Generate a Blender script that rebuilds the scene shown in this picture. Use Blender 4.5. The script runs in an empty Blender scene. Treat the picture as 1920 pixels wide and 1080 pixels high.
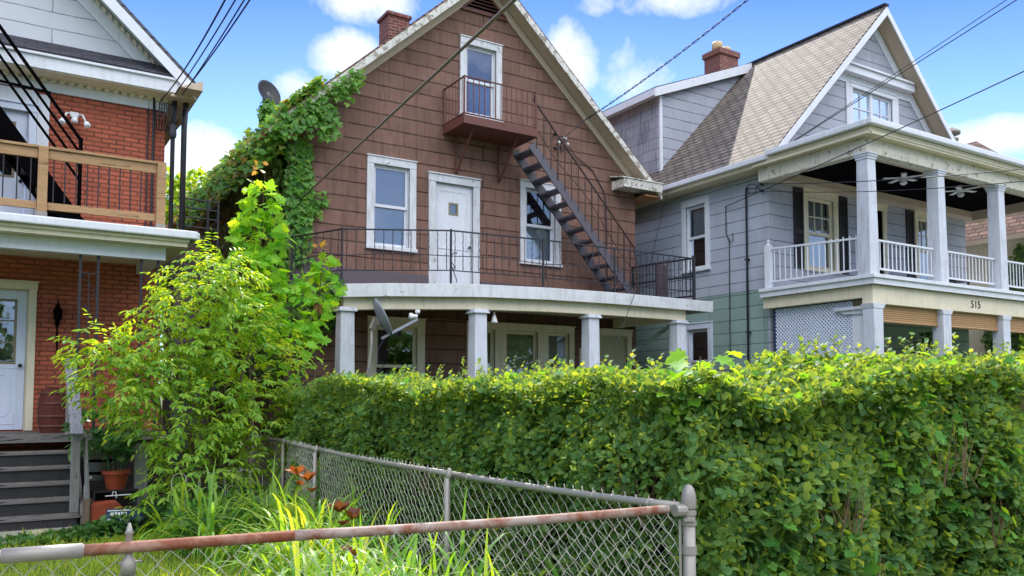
import bpy, bmesh, math, random
import numpy as np
from mathutils import Vector as V, Matrix
random.seed(7)
RNG = np.random.default_rng(11)
S = bpy.context.scene
COL = S.collection
R = math.radians
OFF = {}

def tag(o, label=None, cat=None, group=None, kind=None):
    if label: o["label"] = label
    if cat: o["category"] = cat
    if group: o["group"] = group
    if kind: o["kind"] = kind
    return o

def thing(name, label, cat, loc=(0, 0, 0), group=None):
    o = bpy.data.objects.new(name, None)
    o.empty_display_size = .2
    COL.objects.link(o)
    o.location = loc
    OFF[o.name] = V(loc)
    return tag(o, label, cat, group)

def link(name, me, mat, parent):
    o = bpy.data.objects.new(name, me)
    COL.objects.link(o)
    if mat is not None:
        for m in (mat if isinstance(mat, (list, tuple)) else [mat]):
            me.materials.append(m)
    if parent is not None:
        o.parent = parent
        OFF[o.name] = OFF[parent.name]
    else:
        OFF[o.name] = V((0, 0, 0))
    return o

class MB:
    """collects shapes and links them as one mesh object"""
    def __init__(s, xf=None):
        s.v = []; s.f = []; s.xf = xf
    def add(s, vs, fs):
        n = len(s.v)
        for p in vs:
            p = V(p)
            s.v.append(V(s.xf(*p)) if s.xf else p)
        for f in fs:
            s.f.append([i + n for i in f])
        return s
    def box(s, x0, x1, y0, y1, z0, z1):
        return s.add([(x0, y0, z0), (x1, y0, z0), (x1, y1, z0), (x0, y1, z0), (x0, y0, z1), (x1, y0, z1), (x1, y1, z1), (x0, y1, z1)],
                     [(0, 3, 2, 1), (4, 5, 6, 7), (0, 1, 5, 4), (1, 2, 6, 5), (2, 3, 7, 6), (3, 0, 4, 7)])
    def beam(s, p, q, w, h, up=(0, 0, 1)):
        p = V(p); q = V(q); d = (q - p).normalized(); up = V(up)
        a = d.cross(up)
        if a.length < 1e-4: a = d.cross(V((0, 1, 0)))
        a.normalize(); b = a.cross(d).normalized()
        a = a * w / 2; b = b * h / 2
        vs = [c + i * a + j * b for c in (p, q) for i, j in ((-1, -1), (1, -1), (1, 1), (-1, 1))]
        return s.add(vs, [(0, 1, 2, 3), (7, 6, 5, 4), (0, 4, 5, 1), (1, 5, 6, 2), (2, 6, 7, 3), (3, 7, 4, 0)])
    def tube(s, pts, r, n=6, cap=True):
        pts = [V(p) for p in pts]
        m = len(pts)
        rs = r if isinstance(r, (list, tuple)) else [r] * m
        vs = []; fs = []
        a = None
        for i, p in enumerate(pts):
            d = (pts[min(i + 1, m - 1)] - pts[max(i - 1, 0)]).normalized()
            if a is None:
                a = d.cross(V((0, 0, 1)))
                if a.length < .1: a = d.cross(V((1, 0, 0)))
            else:
                a = a - d * a.dot(d)
            a.normalize(); b = d.cross(a)
            for k in range(n):
                t = 2 * math.pi * k / n
                vs.append(p + (a * math.cos(t) + b * math.sin(t)) * rs[i])
        for i in range(m - 1):
            for k in range(n):
                fs.append((i * n + k, i * n + (k + 1) % n, (i + 1) * n + (k + 1) % n, (i + 1) * n + k))
        if cap:
            fs.append(tuple(range(n))[::-1]); fs.append(tuple(range((m - 1) * n, m * n)))
        return s.add(vs, fs)
    def prism(s, poly, d):
        n = len(poly); d = V(d)
        vs = [V(p) for p in poly] + [V(p) + d for p in poly]
        fs = [tuple(range(n))[::-1], tuple(range(n, 2 * n))] + [(i, (i + 1) % n, n + (i + 1) % n, n + i) for i in range(n)]
        return s.add(vs, fs)
    def lathe(s, prof, c, n=16, axis=None):
        c = V(c); q = Matrix.Identity(3)
        if axis is not None: q = V((0, 0, 1)).rotation_difference(V(axis)).to_matrix()
        vs = []; fs = []
        for r, z in prof:
            for k in range(n):
                t = 2 * math.pi * k / n
                vs.append(c + q @ V((r * math.cos(t), r * math.sin(t), z)))
        for i in range(len(prof) - 1):
            for k in range(n):
                fs.append((i * n + k, i * n + (k + 1) % n, (i + 1) * n + (k + 1) % n, (i + 1) * n + k))
        fs.append(tuple(range(n))[::-1]); fs.append(tuple(range((len(prof) - 1) * n, len(prof) * n)))
        return s.add(vs, fs)
    def build(s, name, mat, parent=None, smooth=False, bevel=0, recalc=True):
        off = OFF[parent.name] if parent is not None else V((0, 0, 0))
        me = bpy.data.meshes.new(name)
        me.from_pydata([tuple(p - off) for p in s.v], [], s.f)
        if recalc:
            bm = bmesh.new(); bm.from_mesh(me)
            bmesh.ops.recalc_face_normals(bm, faces=bm.faces[:])
            bm.to_mesh(me); bm.free()
        if smooth:
            me.polygons.foreach_set("use_smooth", [True] * len(me.polygons))
        o = link(name, me, mat, parent)
        if bevel:
            b = o.modifiers.new("bevel", "BEVEL"); b.width = bevel; b.segments = 2; b.limit_method = "ANGLE"
        return o

def FR(o, u, n):
    """local frame: a along the wall, b out of it, c up"""
    o = V(o); u = V(u); n = V(n)
    return lambda a, b, c: o + u * a + n * b + V((0, 0, c))

def copies(src, parent, offs):
    for d in offs:
        c = src.copy(); COL.objects.link(c); c.parent = parent
        c.location = V(src.location) + V(d)
        OFF[c.name] = OFF[src.name]

def poly_wall(name, outline, holes, th, mat, parent, xf):
    """flat wall with real openings: outline and holes in (a, c); thickness goes inwards"""
    bm = bmesh.new()
    for loop in [outline] + holes:
        vs = [bm.verts.new((a, 0, c)) for a, c in loop]
        for i in range(len(vs)): bm.edges.new((vs[i], vs[(i + 1) % len(vs)]))
    bmesh.ops.triangle_fill(bm, edges=bm.edges[:], use_beauty=True)
    r = bmesh.ops.extrude_face_region(bm, geom=bm.faces[:])
    bmesh.ops.translate(bm, vec=(0, -th, 0), verts=[g for g in r["geom"] if isinstance(g, bmesh.types.BMVert)])
    off = OFF[parent.name]
    for v in bm.verts: v.co = V(xf(*v.co)) - off
    bmesh.ops.recalc_face_normals(bm, faces=bm.faces[:])
    me = bpy.data.meshes.new(name); bm.to_mesh(me); bm.free()
    return link(name, me, mat, parent)

def rect(a0, a1, c0, c1): return [(a0, c0), (a1, c0), (a1, c1), (a0, c1)]

# ---------- materials
class NT:
    def __init__(s, nt):
        s.nt = nt
    def n(s, typ, props=None, **ins):
        nd = s.nt.nodes.new(typ)
        for k, v in (props or {}).items(): setattr(nd, k, v)
        for k, v in ins.items():
            sock = nd.inputs[int(k[1:])] if k[0] == "i" and k[1:].isdigit() else nd.inputs[k.replace("_", " ")]
            if isinstance(v, bpy.types.NodeSocket): s.nt.links.new(v, sock)
            else: sock.default_value = v
        return nd
    def math(s, op, a, b=0.0, c=0.0, clamp=False):
        return s.n("ShaderNodeMath", {"operation": op, "use_clamp": clamp}, i0=a, i1=b, i2=c).outputs[0]
    def mix(s, f, a, b, mode="MIX"):
        nd = s.n("ShaderNodeMix", {"data_type": "RGBA", "blend_type": mode}, i0=f, i6=a, i7=b)
        return nd.outputs[2]
    def ramp(s, f, stops, interp="LINEAR"):
        nd = s.n("ShaderNodeValToRGB", None, Fac=f)
        cr = nd.color_ramp; cr.interpolation = interp
        while len(cr.elements) < len(stops): cr.elements.new(.5)
        for e, (p, c) in zip(cr.elements, stops):
            e.position = p; e.color = c if len(c) == 4 else (*c, 1)
        return nd.outputs[0]
    def noise(s, vec, scale, detail=4, rough=.6, dist=0):
        return s.n("ShaderNodeTexNoise", None, Vector=vec, Scale=scale, Detail=detail, Roughness=rough, Distortion=dist).outputs[0]
    def co(s, sc=(1, 1, 1), plane=None):
        tc = s.n("ShaderNodeTexCoord").outputs["Object"]
        if plane:
            x = s.n("ShaderNodeSeparateXYZ", None, Vector=tc)
            d = {"x": x.outputs[0], "y": x.outputs[1], "z": x.outputs[2]}
            tc = s.n("ShaderNodeCombineXYZ", None, X=d[plane[0]], Y=d[plane[1]], Z=0.0).outputs[0]
        return s.n("ShaderNodeMapping", None, Vector=tc, Scale=sc).outputs[0]

def c4(c): return (*c, 1) if len(c) == 3 else c
def hexc(h):
    return tuple(((int(h[i:i + 2], 16) / 255 + .055) / 1.055) ** 2.4 if int(h[i:i + 2], 16) > 10 else int(h[i:i + 2], 16) / 255 / 12.92 for i in (0, 2, 4))

def newmat(name):
    m = bpy.data.materials.new(name); m.use_nodes = True
    t = NT(m.node_tree); b = m.node_tree.nodes["Principled BSDF"]
    return m, t, b

def finish(t, b, col, rough=.6, bump=None, bstr=.3, bdist=.01, metal=0, spec=.4):
    def put(v, k):
        if isinstance(v, bpy.types.NodeSocket): t.nt.links.new(v, b.inputs[k])
        else: b.inputs[k].default_value = v
    put(col if isinstance(col, bpy.types.NodeSocket) else c4(col), "Base Color")
    put(rough, "Roughness"); put(metal, "Metallic"); b.inputs["Specular IOR Level"].default_value = spec
    if bump is not None:
        put(t.n("ShaderNodeBump", None, Strength=bstr, Distance=bdist, Height=bump).outputs[0], "Normal")

def painted(name, col, dirt=(.25, .22, .18), amt=.35, rough=.5, peel=None, scale=3, streak=1.0, spec=.3):
    """old paint: faint dirt blotches and streaks, optionally peeling to bare wood"""
    m, t, b = newmat(name)
    co = t.co(); st = t.co((6, 6, 1.0))
    a = t.noise(co, scale, 5, .65)
    s2 = t.noise(st, 2.2, 4, .6)
    f = t.math("MULTIPLY", t.ramp(a, [(.42, (0, 0, 0)), (.75, (1, 1, 1))]), amt)
    f2 = t.math("MULTIPLY", t.ramp(s2, [(.5, (0, 0, 0)), (.8, (1, 1, 1))]), amt * streak)
    c = t.mix(f, c4(col), c4(tuple(x * .45 + y * .55 for x, y in zip(col, dirt))))
    c = t.mix(f2, c, c4(dirt))
    bump = t.noise(co, 60, 3)
    if peel:
        p = t.noise(t.co((1, 1, 1)), peel[1], 6, .7, .6)
        pm = t.ramp(p, [(peel[2], (0, 0, 0)), (peel[2] + .03, (1, 1, 1))])
        c = t.mix(pm, c, c4(peel[0]))
        bump = t.math("ADD", t.math("MULTIPLY", bump, .2), t.math("SUBTRACT", 1.0, pm))
    finish(t, b, c, rough, bump, .25, .004, 0, spec)
    return m

def siding(name, base, alt, gap, plane, w, h, mortar=.012, weather=.3, wcol=(.1, .09, .08), bstr=.6, stain=None, rough=.75, sc=1.0, hue=.35, vj=1.0, saw=0, spec=.25):
    """shingle courses, brick or asphalt tabs laid in metres on the given plane"""
    m, t, b = newmat(name)
    co = t.co((1, sc, 1), plane)
    nz = t.n("ShaderNodeTexNoise", None, Vector=co, Scale=2.3, Detail=4.0)
    wob = t.n("ShaderNodeVectorMath", {"operation": "MULTIPLY_ADD"}, i0=nz.outputs["Color"], i1=(.04, .03, 0), i2=co).outputs[0]
    br = t.n("ShaderNodeTexBrick", {"offset": .5, "squash": 1.0}, Vector=wob, Color1=(0, 0, 0, 1), Color2=(1, 1, 1, 1), Mortar=(.5, .5, .5, 1),
             Scale=1.0, i5=mortar, i6=.25, i7=0.0, i8=w, i9=h)
    brf = br.outputs["Fac"]
    if vj < 1:
        b2 = t.n("ShaderNodeTexBrick", {"offset": .5, "squash": 1.0}, Vector=wob, Color1=(0, 0, 0, 1), Color2=(1, 1, 1, 1), Mortar=(.5, .5, .5, 1), Scale=1.0, i5=mortar, i6=.25, i7=0.0, i8=500.0, i9=h)
        brf = t.math("MAXIMUM", b2.outputs["Fac"], t.math("MULTIPLY", brf, vj))
    n1 = t.noise(co, 2.3, 5, .65); n2 = t.noise(co, 45, 4, .7)
    f = t.math("ADD", t.math("MULTIPLY", br.outputs["Color"], hue * 1.6), t.math("MULTIPLY", t.math("SUBTRACT", n1, .5), 1.1))
    c = t.mix(t.math("ADD", f, .1, clamp=True), c4(base), c4(alt))
    c = t.mix(t.math("MULTIPLY", t.math("SUBTRACT", n2, .4, clamp=True), .5), c, c4(tuple(x * .55 for x in base)))
    sv = t.n("ShaderNodeMapping", None, Vector=co, Scale=(7, .7, 1)).outputs[0]
    st = t.ramp(t.noise(sv, 1.6, 5, .7), [(.48, (0, 0, 0)), (.78, (1, 1, 1))])
    c = t.mix(t.math("MULTIPLY", st, weather), c, c4(wcol))
    if stain:
        sp = t.ramp(t.noise(co, stain[1], 4, .8), [(stain[2], (0, 0, 0)), (stain[2] + .04, (1, 1, 1))])
        c = t.mix(t.math("MULTIPLY", sp, .7), c, c4(stain[0]))
    gn = t.math("MULTIPLY", brf, t.ramp(t.noise(co, 3.1, 3), [(.3, (.45,) * 3), (.65, (1,) * 3)]))
    c = t.mix(gn, c, c4(gap))
    hgt = t.math("SUBTRACT", t.math("MULTIPLY", n2, .35), t.math("MULTIPLY", brf, 1.0))
    if saw:
        sp2 = t.n("ShaderNodeSeparateXYZ", None, Vector=wob)
        hgt = t.math("SUBTRACT", hgt, t.math("MULTIPLY", t.math("FRACT", t.math("DIVIDE", sp2.outputs[1], h)), saw))
    finish(t, b, c, rough, hgt, bstr, .015, 0, spec)
    return m

def wood(name, c1, c2, sc=(1, 14, 14), rough=.75, crack=None):
    m, t, b = newmat(name)
    co = t.co(sc)
    g = t.noise(co, 2.2, 6, .65, .6); g2 = t.noise(t.co(), 4, 4)
    c = t.mix(t.ramp(g, [(.3, (0, 0, 0)), (.7, (1, 1, 1))]), c4(c1), c4(c2))
    c = t.mix(t.math("MULTIPLY", g2, .35), c, c4(tuple(x * .5 for x in c1)))
    if crack: c = t.mix(t.ramp(g, [(crack[1], (1, 1, 1)), (crack[1] + .05, (0, 0, 0))]), c, c4(crack[0]))
    finish(t, b, c, rough, g, .5, .006)
    return m

def metal(name, col, rust=None, rr=.45, met=.0, sc=9, th=.55):
    m, t, b = newmat(name)
    co = t.co()
    n1 = t.noise(co, sc, 6, .7, .5)
    c = t.mix(t.math("MULTIPLY", t.noise(co, 35, 3), .5), c4(col), c4(tuple(x * .6 for x in col)))
    if rust:
        c = t.mix(t.ramp(n1, [(th, (0, 0, 0)), (th + .2, (1, 1, 1))]), c, t.mix(t.noise(co, 60, 4), c4(rust), c4(tuple(x * .45 for x in rust))))
    finish(t, b, c, rr, n1, .2, .004, met)
    return m

def leafmat(name, cols, trans=.45, rough=.4, tcol=None, spec=.35):
    """leaf blades: colour differs leaf by leaf, light passes through"""
    m, t, b = newmat(name)
    rnd = t.n("ShaderNodeNewGeometry").outputs["Random Per Island"]
    k = len(cols)
    c = t.ramp(rnd, [(i / (k - 1), x) for i, x in enumerate(cols)])
    big = t.noise(t.co(), 2.2, 3)
    c = t.mix(t.math("MULTIPLY", big, .35), c, t.mix(1.0, c, (.75, .85, .6, 1), "MULTIPLY"))
    finish(t, b, c, rough, spec=spec)
    tr = t.n("ShaderNodeBsdfTranslucent")
    tc = t.mix(1.0, c, c4(tcol or (1.9, 1.7, .5)), "MULTIPLY")
    t.nt.links.new(tc, tr.inputs[0])
    mx = t.n("ShaderNodeMixShader", None, Fac=trans, i1=b.outputs[0], i2=tr.outputs[0])
    out = m.node_tree.nodes["Material Output"]
    t.nt.links.new(mx.outputs[0], out.inputs[0])
    return m

M = {}
M["brick_red"] = siding("red_brick", hexc("b8634a"), hexc("96503c"), hexc("5c3a30"), "xz", .215, .072, .011, .2, (.16, .06, .05), .7, (hexc("b5806a"), 14, .72))
M["chimney_brick"] = siding("chimney_brick", hexc("8a4a40"), hexc("4d2a28"), hexc("8d8078"), "xz", .2, .075, .012, .3, bstr=.7)
M["brown"] = siding("brown_shingle", hexc("876659"), hexc("6a4f45"), hexc("382822"), "xz", .61, .285, .015, .8, hexc("503a33"), .6, (hexc("a48c7c"), 11, .76), hue=.4, vj=.22, saw=.6)
M["brown_side"] = siding("brown_shingle_side", hexc("80604f"), hexc("6f5144"), hexc("3a2822"), "yz", .61, .285, .013, .5, hexc("54403a"), .5, vj=.35)
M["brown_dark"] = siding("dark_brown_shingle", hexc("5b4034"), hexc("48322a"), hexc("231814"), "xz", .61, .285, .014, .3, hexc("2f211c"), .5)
M["gray_s"] = siding("grey_shingle_side", hexc("afb5c2"), hexc("9ea5b2"), hexc("595e68"), "yz", 1.2, .277, .012, .3, hexc("82848e"), .45, hue=.25, vj=.3, saw=.4)
M["gray_f"] = siding("grey_shingle", hexc("acafbb"), hexc("9b9da9"), hexc("585962"), "xz", 1.2, .277, .012, .3, hexc("7a7a82"), .45, hue=.25, vj=.3, saw=.4)
M["gray_d"] = siding("stained_grey_shingle", hexc("9ea0a8"), hexc("8c8e98"), hexc("606068"), "yz", .6, .277, .01, .95, hexc("4a4a54"), .45, hue=.4)
M["green_s"] = siding("green_shingle_side", hexc("90a7a1"), hexc("80968f"), hexc("4c5e58"), "yz", 1.2, .277, .012, .2, hexc("687c74"), .45, vj=.4)
M["green_f"] = siding("green_shingle", hexc("90a7a1"), hexc("80968f"), hexc("4c5e58"), "xz", 1.2, .277, .012, .2, hexc("687c74"), .45, vj=.4)
M["gable_white"] = siding("white_gable_board", hexc("c6c9cf"), hexc("bcbfc6"), hexc("7c7f86"), "xz", 2.6, .26, .01, .12, hexc("a0a2a8"), .5, hue=.1)
M["roof_tan"] = siding("tan_roof_shingle", hexc("877d72"), hexc("645d58"), hexc("2e2a2a"), "yz", .3, .125, .022, .35, hexc("5e5854"), .9, sc=1.0, hue=.5, saw=1.0, spec=.16, rough=.8)
M["roof_brown"] = siding("brown_roof_shingle", hexc("86695a"), hexc("5f4a42"), hexc("33272a"), "yz", .3, .125, .02, .2, hexc("5a453f"), .8, hue=.7, saw=1.0, spec=.12, rough=.85)
M["roof_dark"] = siding("dark_roof_shingle", hexc("4a4c54"), hexc("35363c"), hexc("18181c"), "xz", .3, .06, .01, .2, hexc("2a2a2e"), .8, hue=.5)
M["white"] = painted("white_paint", hexc("d6d9e0"), amt=.22)
M["white_old"] = painted("peeling_white_paint", hexc("cfd1d5"), amt=.5, peel=(hexc("7b7266"), 5, .63))
M["white_peel"] = painted("badly_peeling_paint", hexc("cfcdc6"), amt=.5, peel=(hexc("8f887c"), 8, .52))
M["cream"] = painted("cream_bounce_paint", hexc("ddd3ba"), amt=.3, dirt=hexc("8b7d4e"))  # cream paint, with bounce-light yellow put in for porch beams and trim
M["cream_peel"] = painted("peeling_cream_bounce_paint", hexc("cfcabb"), amt=.45, dirt=hexc("7d7258"), peel=(hexc("857c6a"), 7, .58))  # same bounce-light tint in the beam colour, peeling to bare wood
M["column"] = painted("column_paint", hexc("c8ccd6"), amt=.4, dirt=hexc("77736e"), peel=(hexc("8d8d92"), 8, .67), streak=1.3)
M["blue_white"] = painted("cool_white_paint", hexc("d0d8ea"), amt=.12)
M["tan_soffit"] = painted("tan_soffit_paint", hexc("bfae98"), amt=.3)
M["fill_dark"] = painted("dark_paint", hexc("2a2527"), amt=.3, dirt=(.05, .04, .04))
M["flash"] = painted("dark_flashing", hexc("4c4248"), amt=.4, dirt=(.06, .05, .05))
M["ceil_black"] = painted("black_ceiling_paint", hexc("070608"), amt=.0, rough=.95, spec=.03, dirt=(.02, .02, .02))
M["shutter"] = painted("black_shutter_paint", hexc("28252a"), amt=.2, dirt=(.05, .05, .05))
M["orange_wood"] = wood("orange_stained_wood", hexc("b98355"), hexc("9c6a43"), (14, 1, 14))
M["new_wood"] = wood("yellow_pine", hexc("bf9c74"), hexc("97744f"), (1.2, 16, 16), crack=(hexc("6e5036"), .38))
M["grey_wood"] = wood("weathered_grey_wood", hexc("7f7c79"), hexc("54514f"), (1.5, 14, 14), crack=(hexc("26262b"), .4))
M["grey_wood_v"] = wood("weathered_post_wood", hexc("8c8c8e"), hexc("66665f"), (14, 14, 1.2), crack=(hexc("2d2d2d"), .36))
M["barrel"] = wood("barrel_wood", hexc("6e3327"), hexc("3c1a16"), (16, 16, 1.2))
M["iron"] = metal("black_iron", hexc("2b2c33"), hexc("4a3428"), .5)
M["iron_stair"] = metal("slate_painted_steel", hexc("5a565f"), hexc("4b3833"), .5, th=.62)
M["rust_iron"] = metal("rust_brown_painted_steel", hexc("6a3f38"), hexc("5e3020"), .6)
M["dark_rust"] = metal("dark_rusted_rail", hexc("40302f"), hexc("4e2c20"), .6)
M["galv"] = metal("galvanised_steel", hexc("9a958f"), hexc("82766a"), .5, .3, 14, .62)
M["rust_rail"] = metal("rusty_galvanised_pipe", hexc("9f8f87"), hexc("8c553a"), .7, .05, 8, .42)
M["rust_full"] = metal("rusty_pipe", hexc("a08070"), hexc("8a4c30"), .7, .1, 6, .36)
M["wire"] = metal("galvanised_wire", hexc("b4b2a8"), hexc("8f8070"), .5, .25, 20, .6)
M["cable"] = painted("black_cable", hexc("2c2e36"), amt=.1)
M["cable_tan"] = painted("weathered_cable", hexc("75695c"), amt=.5, dirt=hexc("3a332c"))
M["cable_grey"] = painted("grey_cable", hexc("33353d"), amt=.2, rough=.8, spec=.08)
M["dish"] = painted("dish_grey", hexc("8d95a2"), amt=.2)
M["dish_dark"] = painted("dish_dark_grey", hexc("2e2f36"), amt=.1)
M["plastic_white"] = painted("white_plastic", hexc("dfe0e2"), amt=.1)
M["terra"] = painted("terracotta", hexc("95462f"), amt=.4, dirt=hexc("6b3526"))
M["sign_blue"] = painted("blue_sign_face", hexc("26375e"), amt=.1)
M["ink"] = painted("black_numeral_paint", hexc("17171a"), amt=.05)
M["blind"] = painted("bamboo_blind", hexc("ad895f"), amt=.35, dirt=hexc("8a6238"))
M["shade"] = painted("cream_roller_shade", hexc("b8b294"), amt=.2)
M["sky_reflect_blind"] = painted("blue_sky_reflection", hexc("7d8aa3"), amt=.15)  # blue-grey blind colour painted to imitate sky reflected in the panes
M["tan_frame"] = painted("tan_metal_frame", hexc("857a66"), amt=.2)
M["pot_tan"] = painted("clay_chimney_pot", hexc("c2a87c"), amt=.3)
M["curtain"] = painted("white_curtain", hexc("c9ccd6"), amt=.2)
M["stone"] = painted("concrete", hexc("9c9a94"), amt=.5)

def glass_mat():
    m, t, b = newmat("window_glass")
    g = t.n("ShaderNodeBsdfGlossy", None, Color=(.74, .82, .95, 1), Roughness=.02)
    nz = t.noise(t.co(), 2.5, 2)
    t.nt.links.new(t.n("ShaderNodeBump", None, Strength=.08, Distance=.02, Height=nz).outputs[0], g.inputs["Normal"])
    tr = t.n("ShaderNodeBsdfTransparent", None, Color=(.8, .84, .84, 1))
    fr = t.math("ADD", t.math("MULTIPLY", t.n("ShaderNodeFresnel", None, IOR=1.55).outputs[0], 1.6), .15, clamp=True)
    mx = t.n("ShaderNodeMixShader", None, Fac=fr, i1=tr.outputs[0], i2=g.outputs[0])
    t.nt.links.new(mx.outputs[0], m.node_tree.nodes["Material Output"].inputs[0])
    return m
M["glass"] = glass_mat()
# ---------- camera
cam = bpy.data.objects.new("camera", bpy.data.cameras.new("camera"))
COL.objects.link(cam); S.camera = cam
cam.location = (0, 0, 1.6)
cam.rotation_euler = (R(90 + 3.4), 0, R(-32))
cam.data.sensor_width = 36; cam.data.lens = 36 * 1552 / 1920
cam.data.shift_y = 112 / 1920
cam.data.clip_start = .05; cam.data.clip_end = 5000

# ---------- light
SUN_TO = V((.60, 1.0, 1.18)).normalized()          # towards the sun: behind the houses, a little to the right
SUN_EL = math.asin(SUN_TO.z); SUN_AZ = math.atan2(SUN_TO.x, SUN_TO.y)
sl = bpy.data.lights.new("sun", "SUN"); sl.energy = 4.0; sl.angle = R(.5); sl.color = (1, .94, .84)
sun = bpy.data.objects.new("sun", sl); COL.objects.link(sun)
sun.rotation_euler = SUN_TO.to_track_quat("Z", "Y").to_euler()
sun.location = (10, 10, 30)

w = bpy.data.worlds.new("World"); S.world = w; w.use_nodes = True
t = NT(w.node_tree)
bg = w.node_tree.nodes["Background"]
sky = t.n("ShaderNodeTexSky", {"sky_type": "NISHITA", "sun_disc": False, "sun_elevation": SUN_EL, "sun_rotation": SUN_AZ,
                                "altitude": 100.0, "air_density": 1.0, "dust_density": .4, "ozone_density": 2.0})
d = t.n("ShaderNodeTexCoord").outputs["Generated"]
d = t.n("ShaderNodeVectorMath", {"operation": "NORMALIZE"}, i0=d).outputs[0]
sx = t.n("ShaderNodeSeparateXYZ", None, Vector=d)
az = t.math("ARCTAN2", sx.outputs[0], sx.outputs[1])
el = t.math("ARCSINE", sx.outputs[2])
nz = t.noise(d, 11, 9, .66, .3); nb = t.noise(d, 3.0, 7, .6)
# clear sky: deep blue overhead, paler towards the horizon
tint = t.ramp(t.math("MULTIPLY", el, 2 / math.pi), [(.0, (.36, .46, .6)), (.10, (.6, .72, .9)), (.15, (.78, .88, 1.0)), (.20, (.58, .74, .98)), (.29, (.22, .38, .82)), (.6, (.4, .6, 1.0))])
clear = t.mix(1.0, sky.outputs[0], tint, "MULTIPLY")
# clouds: a few puffs low over the roofs, added bright clouds unseen behind the camera to fill the fronts
PUFFS = [(21.7, 25.9, 4.6, 1.7, 1.1), (20.4, 22.5, 2.6, 1.8, 1.0), (11.2, 15.3, 3.8, 2.3, .95), (36.2, 22.2, 2.1, 3.0, 1.1), (43.4, 26.0, 4.8, 1.4, .95), (38.0, 25.9, 1.6, .9, .7),
         (62.3, 15.3, 3.8, 1.3, .9), (17.0, 20.0, 1.5, 1.2, .5), (40.5, 21.0, 2.6, 2.2, .3), (2.5, 14.0, 6.0, 2.5, .5)]
acc = None
for a0, e0, ra, re, g in PUFFS:
    u = t.math("MULTIPLY", t.math("SUBTRACT", az, R(a0)), 1 / R(ra))
    v = t.math("MULTIPLY", t.math("SUBTRACT", el, R(e0)), 1 / R(re))
    q = t.math("SUBTRACT", 1.0, t.math("ADD", t.math("MULTIPLY", u, u), t.math("MULTIPLY", v, v)))
    q = t.math("MULTIPLY", q, g)
    acc = q if acc is None else t.math("MAXIMUM", acc, q)
puff = t.math("ADD", acc, t.math("MULTIPLY", t.math("SUBTRACT", nz, .5), 3.0))
puff = t.ramp(t.math("MAXIMUM", puff, 0.0), [(.02, (0, 0, 0)), (.45, (.45,) * 3), (1.0, (1, 1, 1))])
back = t.ramp(t.math("MULTIPLY_ADD", sx.outputs[1], -.5, .5), [(.40, (0, 0, 0)), (.56, (1, 1, 1))])
fill_cum = t.math("MULTIPLY", back, t.ramp(nb, [(.36, (0, 0, 0)), (.54, (1, 1, 1))]))
fill_cum = t.math("MULTIPLY", fill_cum, t.ramp(el, [(.36, (.12,) * 3), (.50, (1,) * 3)]))
clouds = t.math("MAXIMUM", puff, fill_cum)
ccol = t.mix(back, (5.4, 5.5, 5.8, 1), (24.0, 24.0, 24.6, 1))
ccol = t.mix(t.ramp(t.noise(d, 16, 6, .6), [(.4, (0, 0, 0)), (.75, (.6,) * 3)]), ccol, (4.2, 4.5, 5.2, 1))
w.node_tree.links.new(t.mix(t.math("MULTIPLY", clouds, .93), clear, ccol), bg.inputs[0])
bg.inputs[1].default_value = .135

S.view_settings.view_transform = "Standard"; S.view_settings.look = "None"
S.view_settings.exposure = .80; S.view_settings.gamma = 1
S.view_settings.use_curve_mapping = False
S.cycles.max_bounces = 7; S.cycles.diffuse_bounces = 4; S.cycles.transmission_bounces = 5; S.cycles.transparent_max_bounces = 10
S.cycles.sample_clamp_indirect = 6

# ---------- ground
def ground_mat():
    m, t, b = newmat("lawn_soil")
    co = t.co()
    n = t.noise(co, 1.3, 5); n2 = t.noise(co, 40, 4)
    c = t.mix(n, (.055, .10, .018, 1), (.10, .135, .03, 1))
    c = t.mix(t.math("MULTIPLY", t.ramp(n2, [(.5, (0, 0, 0)), (.7, (1, 1, 1))]), .4), c, (.075, .055, .035, 1))
    finish(t, b, c, .95, n2, .8, .03)
    return m
def asphalt_mat():
    m, t, b = newmat("asphalt")
    co = t.co(); n = t.noise(co, 90, 4); n2 = t.noise(co, .8, 5)
    c = t.mix(n, (.08, .08, .08, 1), (.15, .148, .14, 1)); c = t.mix(t.math("MULTIPLY", n2, .5), c, (.06, .058, .055, 1))
    finish(t, b, c, .9, n, .5, .01)
    return m
def pave_mat():
    m, t, b = newmat("pavement_concrete")
    co = t.co(None or (1, 1, 1), "xy")
    br = t.n("ShaderNodeTexBrick", {"offset": 0.0}, Vector=co, Color1=(.36, .35, .33, 1), Color2=(.42, .41, .38, 1), Mortar=(.12, .11, .1, 1), Scale=1.0, i5=.012, i6=.3, i7=0.0, i8=1.5, i9=1.5)
    n = t.noise(co, 5, 6, .7)
    c = t.mix(t.math("MULTIPLY", n, .5), br.outputs[0], (.26, .25, .23, 1))
    finish(t, b, c, .9, n, .3, .006)
    return m
G = MB().add([(-1500, -1500, 0), (1500, -1500, 0), (1500, 1500, 0), (-1500, 1500, 0)], [(0, 1, 2, 3)]).build("ground", ground_mat(), recalc=False)
tag(G, kind="structure")
P = MB().box(-60, 60, -.6, 1.5, .0, .03).build("pavement", pave_mat()); tag(P, kind="structure")
Rd = MB().add([(-60, -12.2, .004), (60, -12.2, .004), (60, -2.2, .004), (-60, -2.2, .004)], [(0, 1, 2, 3)]).build("road", asphalt_mat(), recalc=False); tag(Rd, kind="structure")
K = MB().box(-60, 60, -2.2, -2.0, 0, .13).build("kerb", M["stone"]); tag(K, kind="structure")
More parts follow.
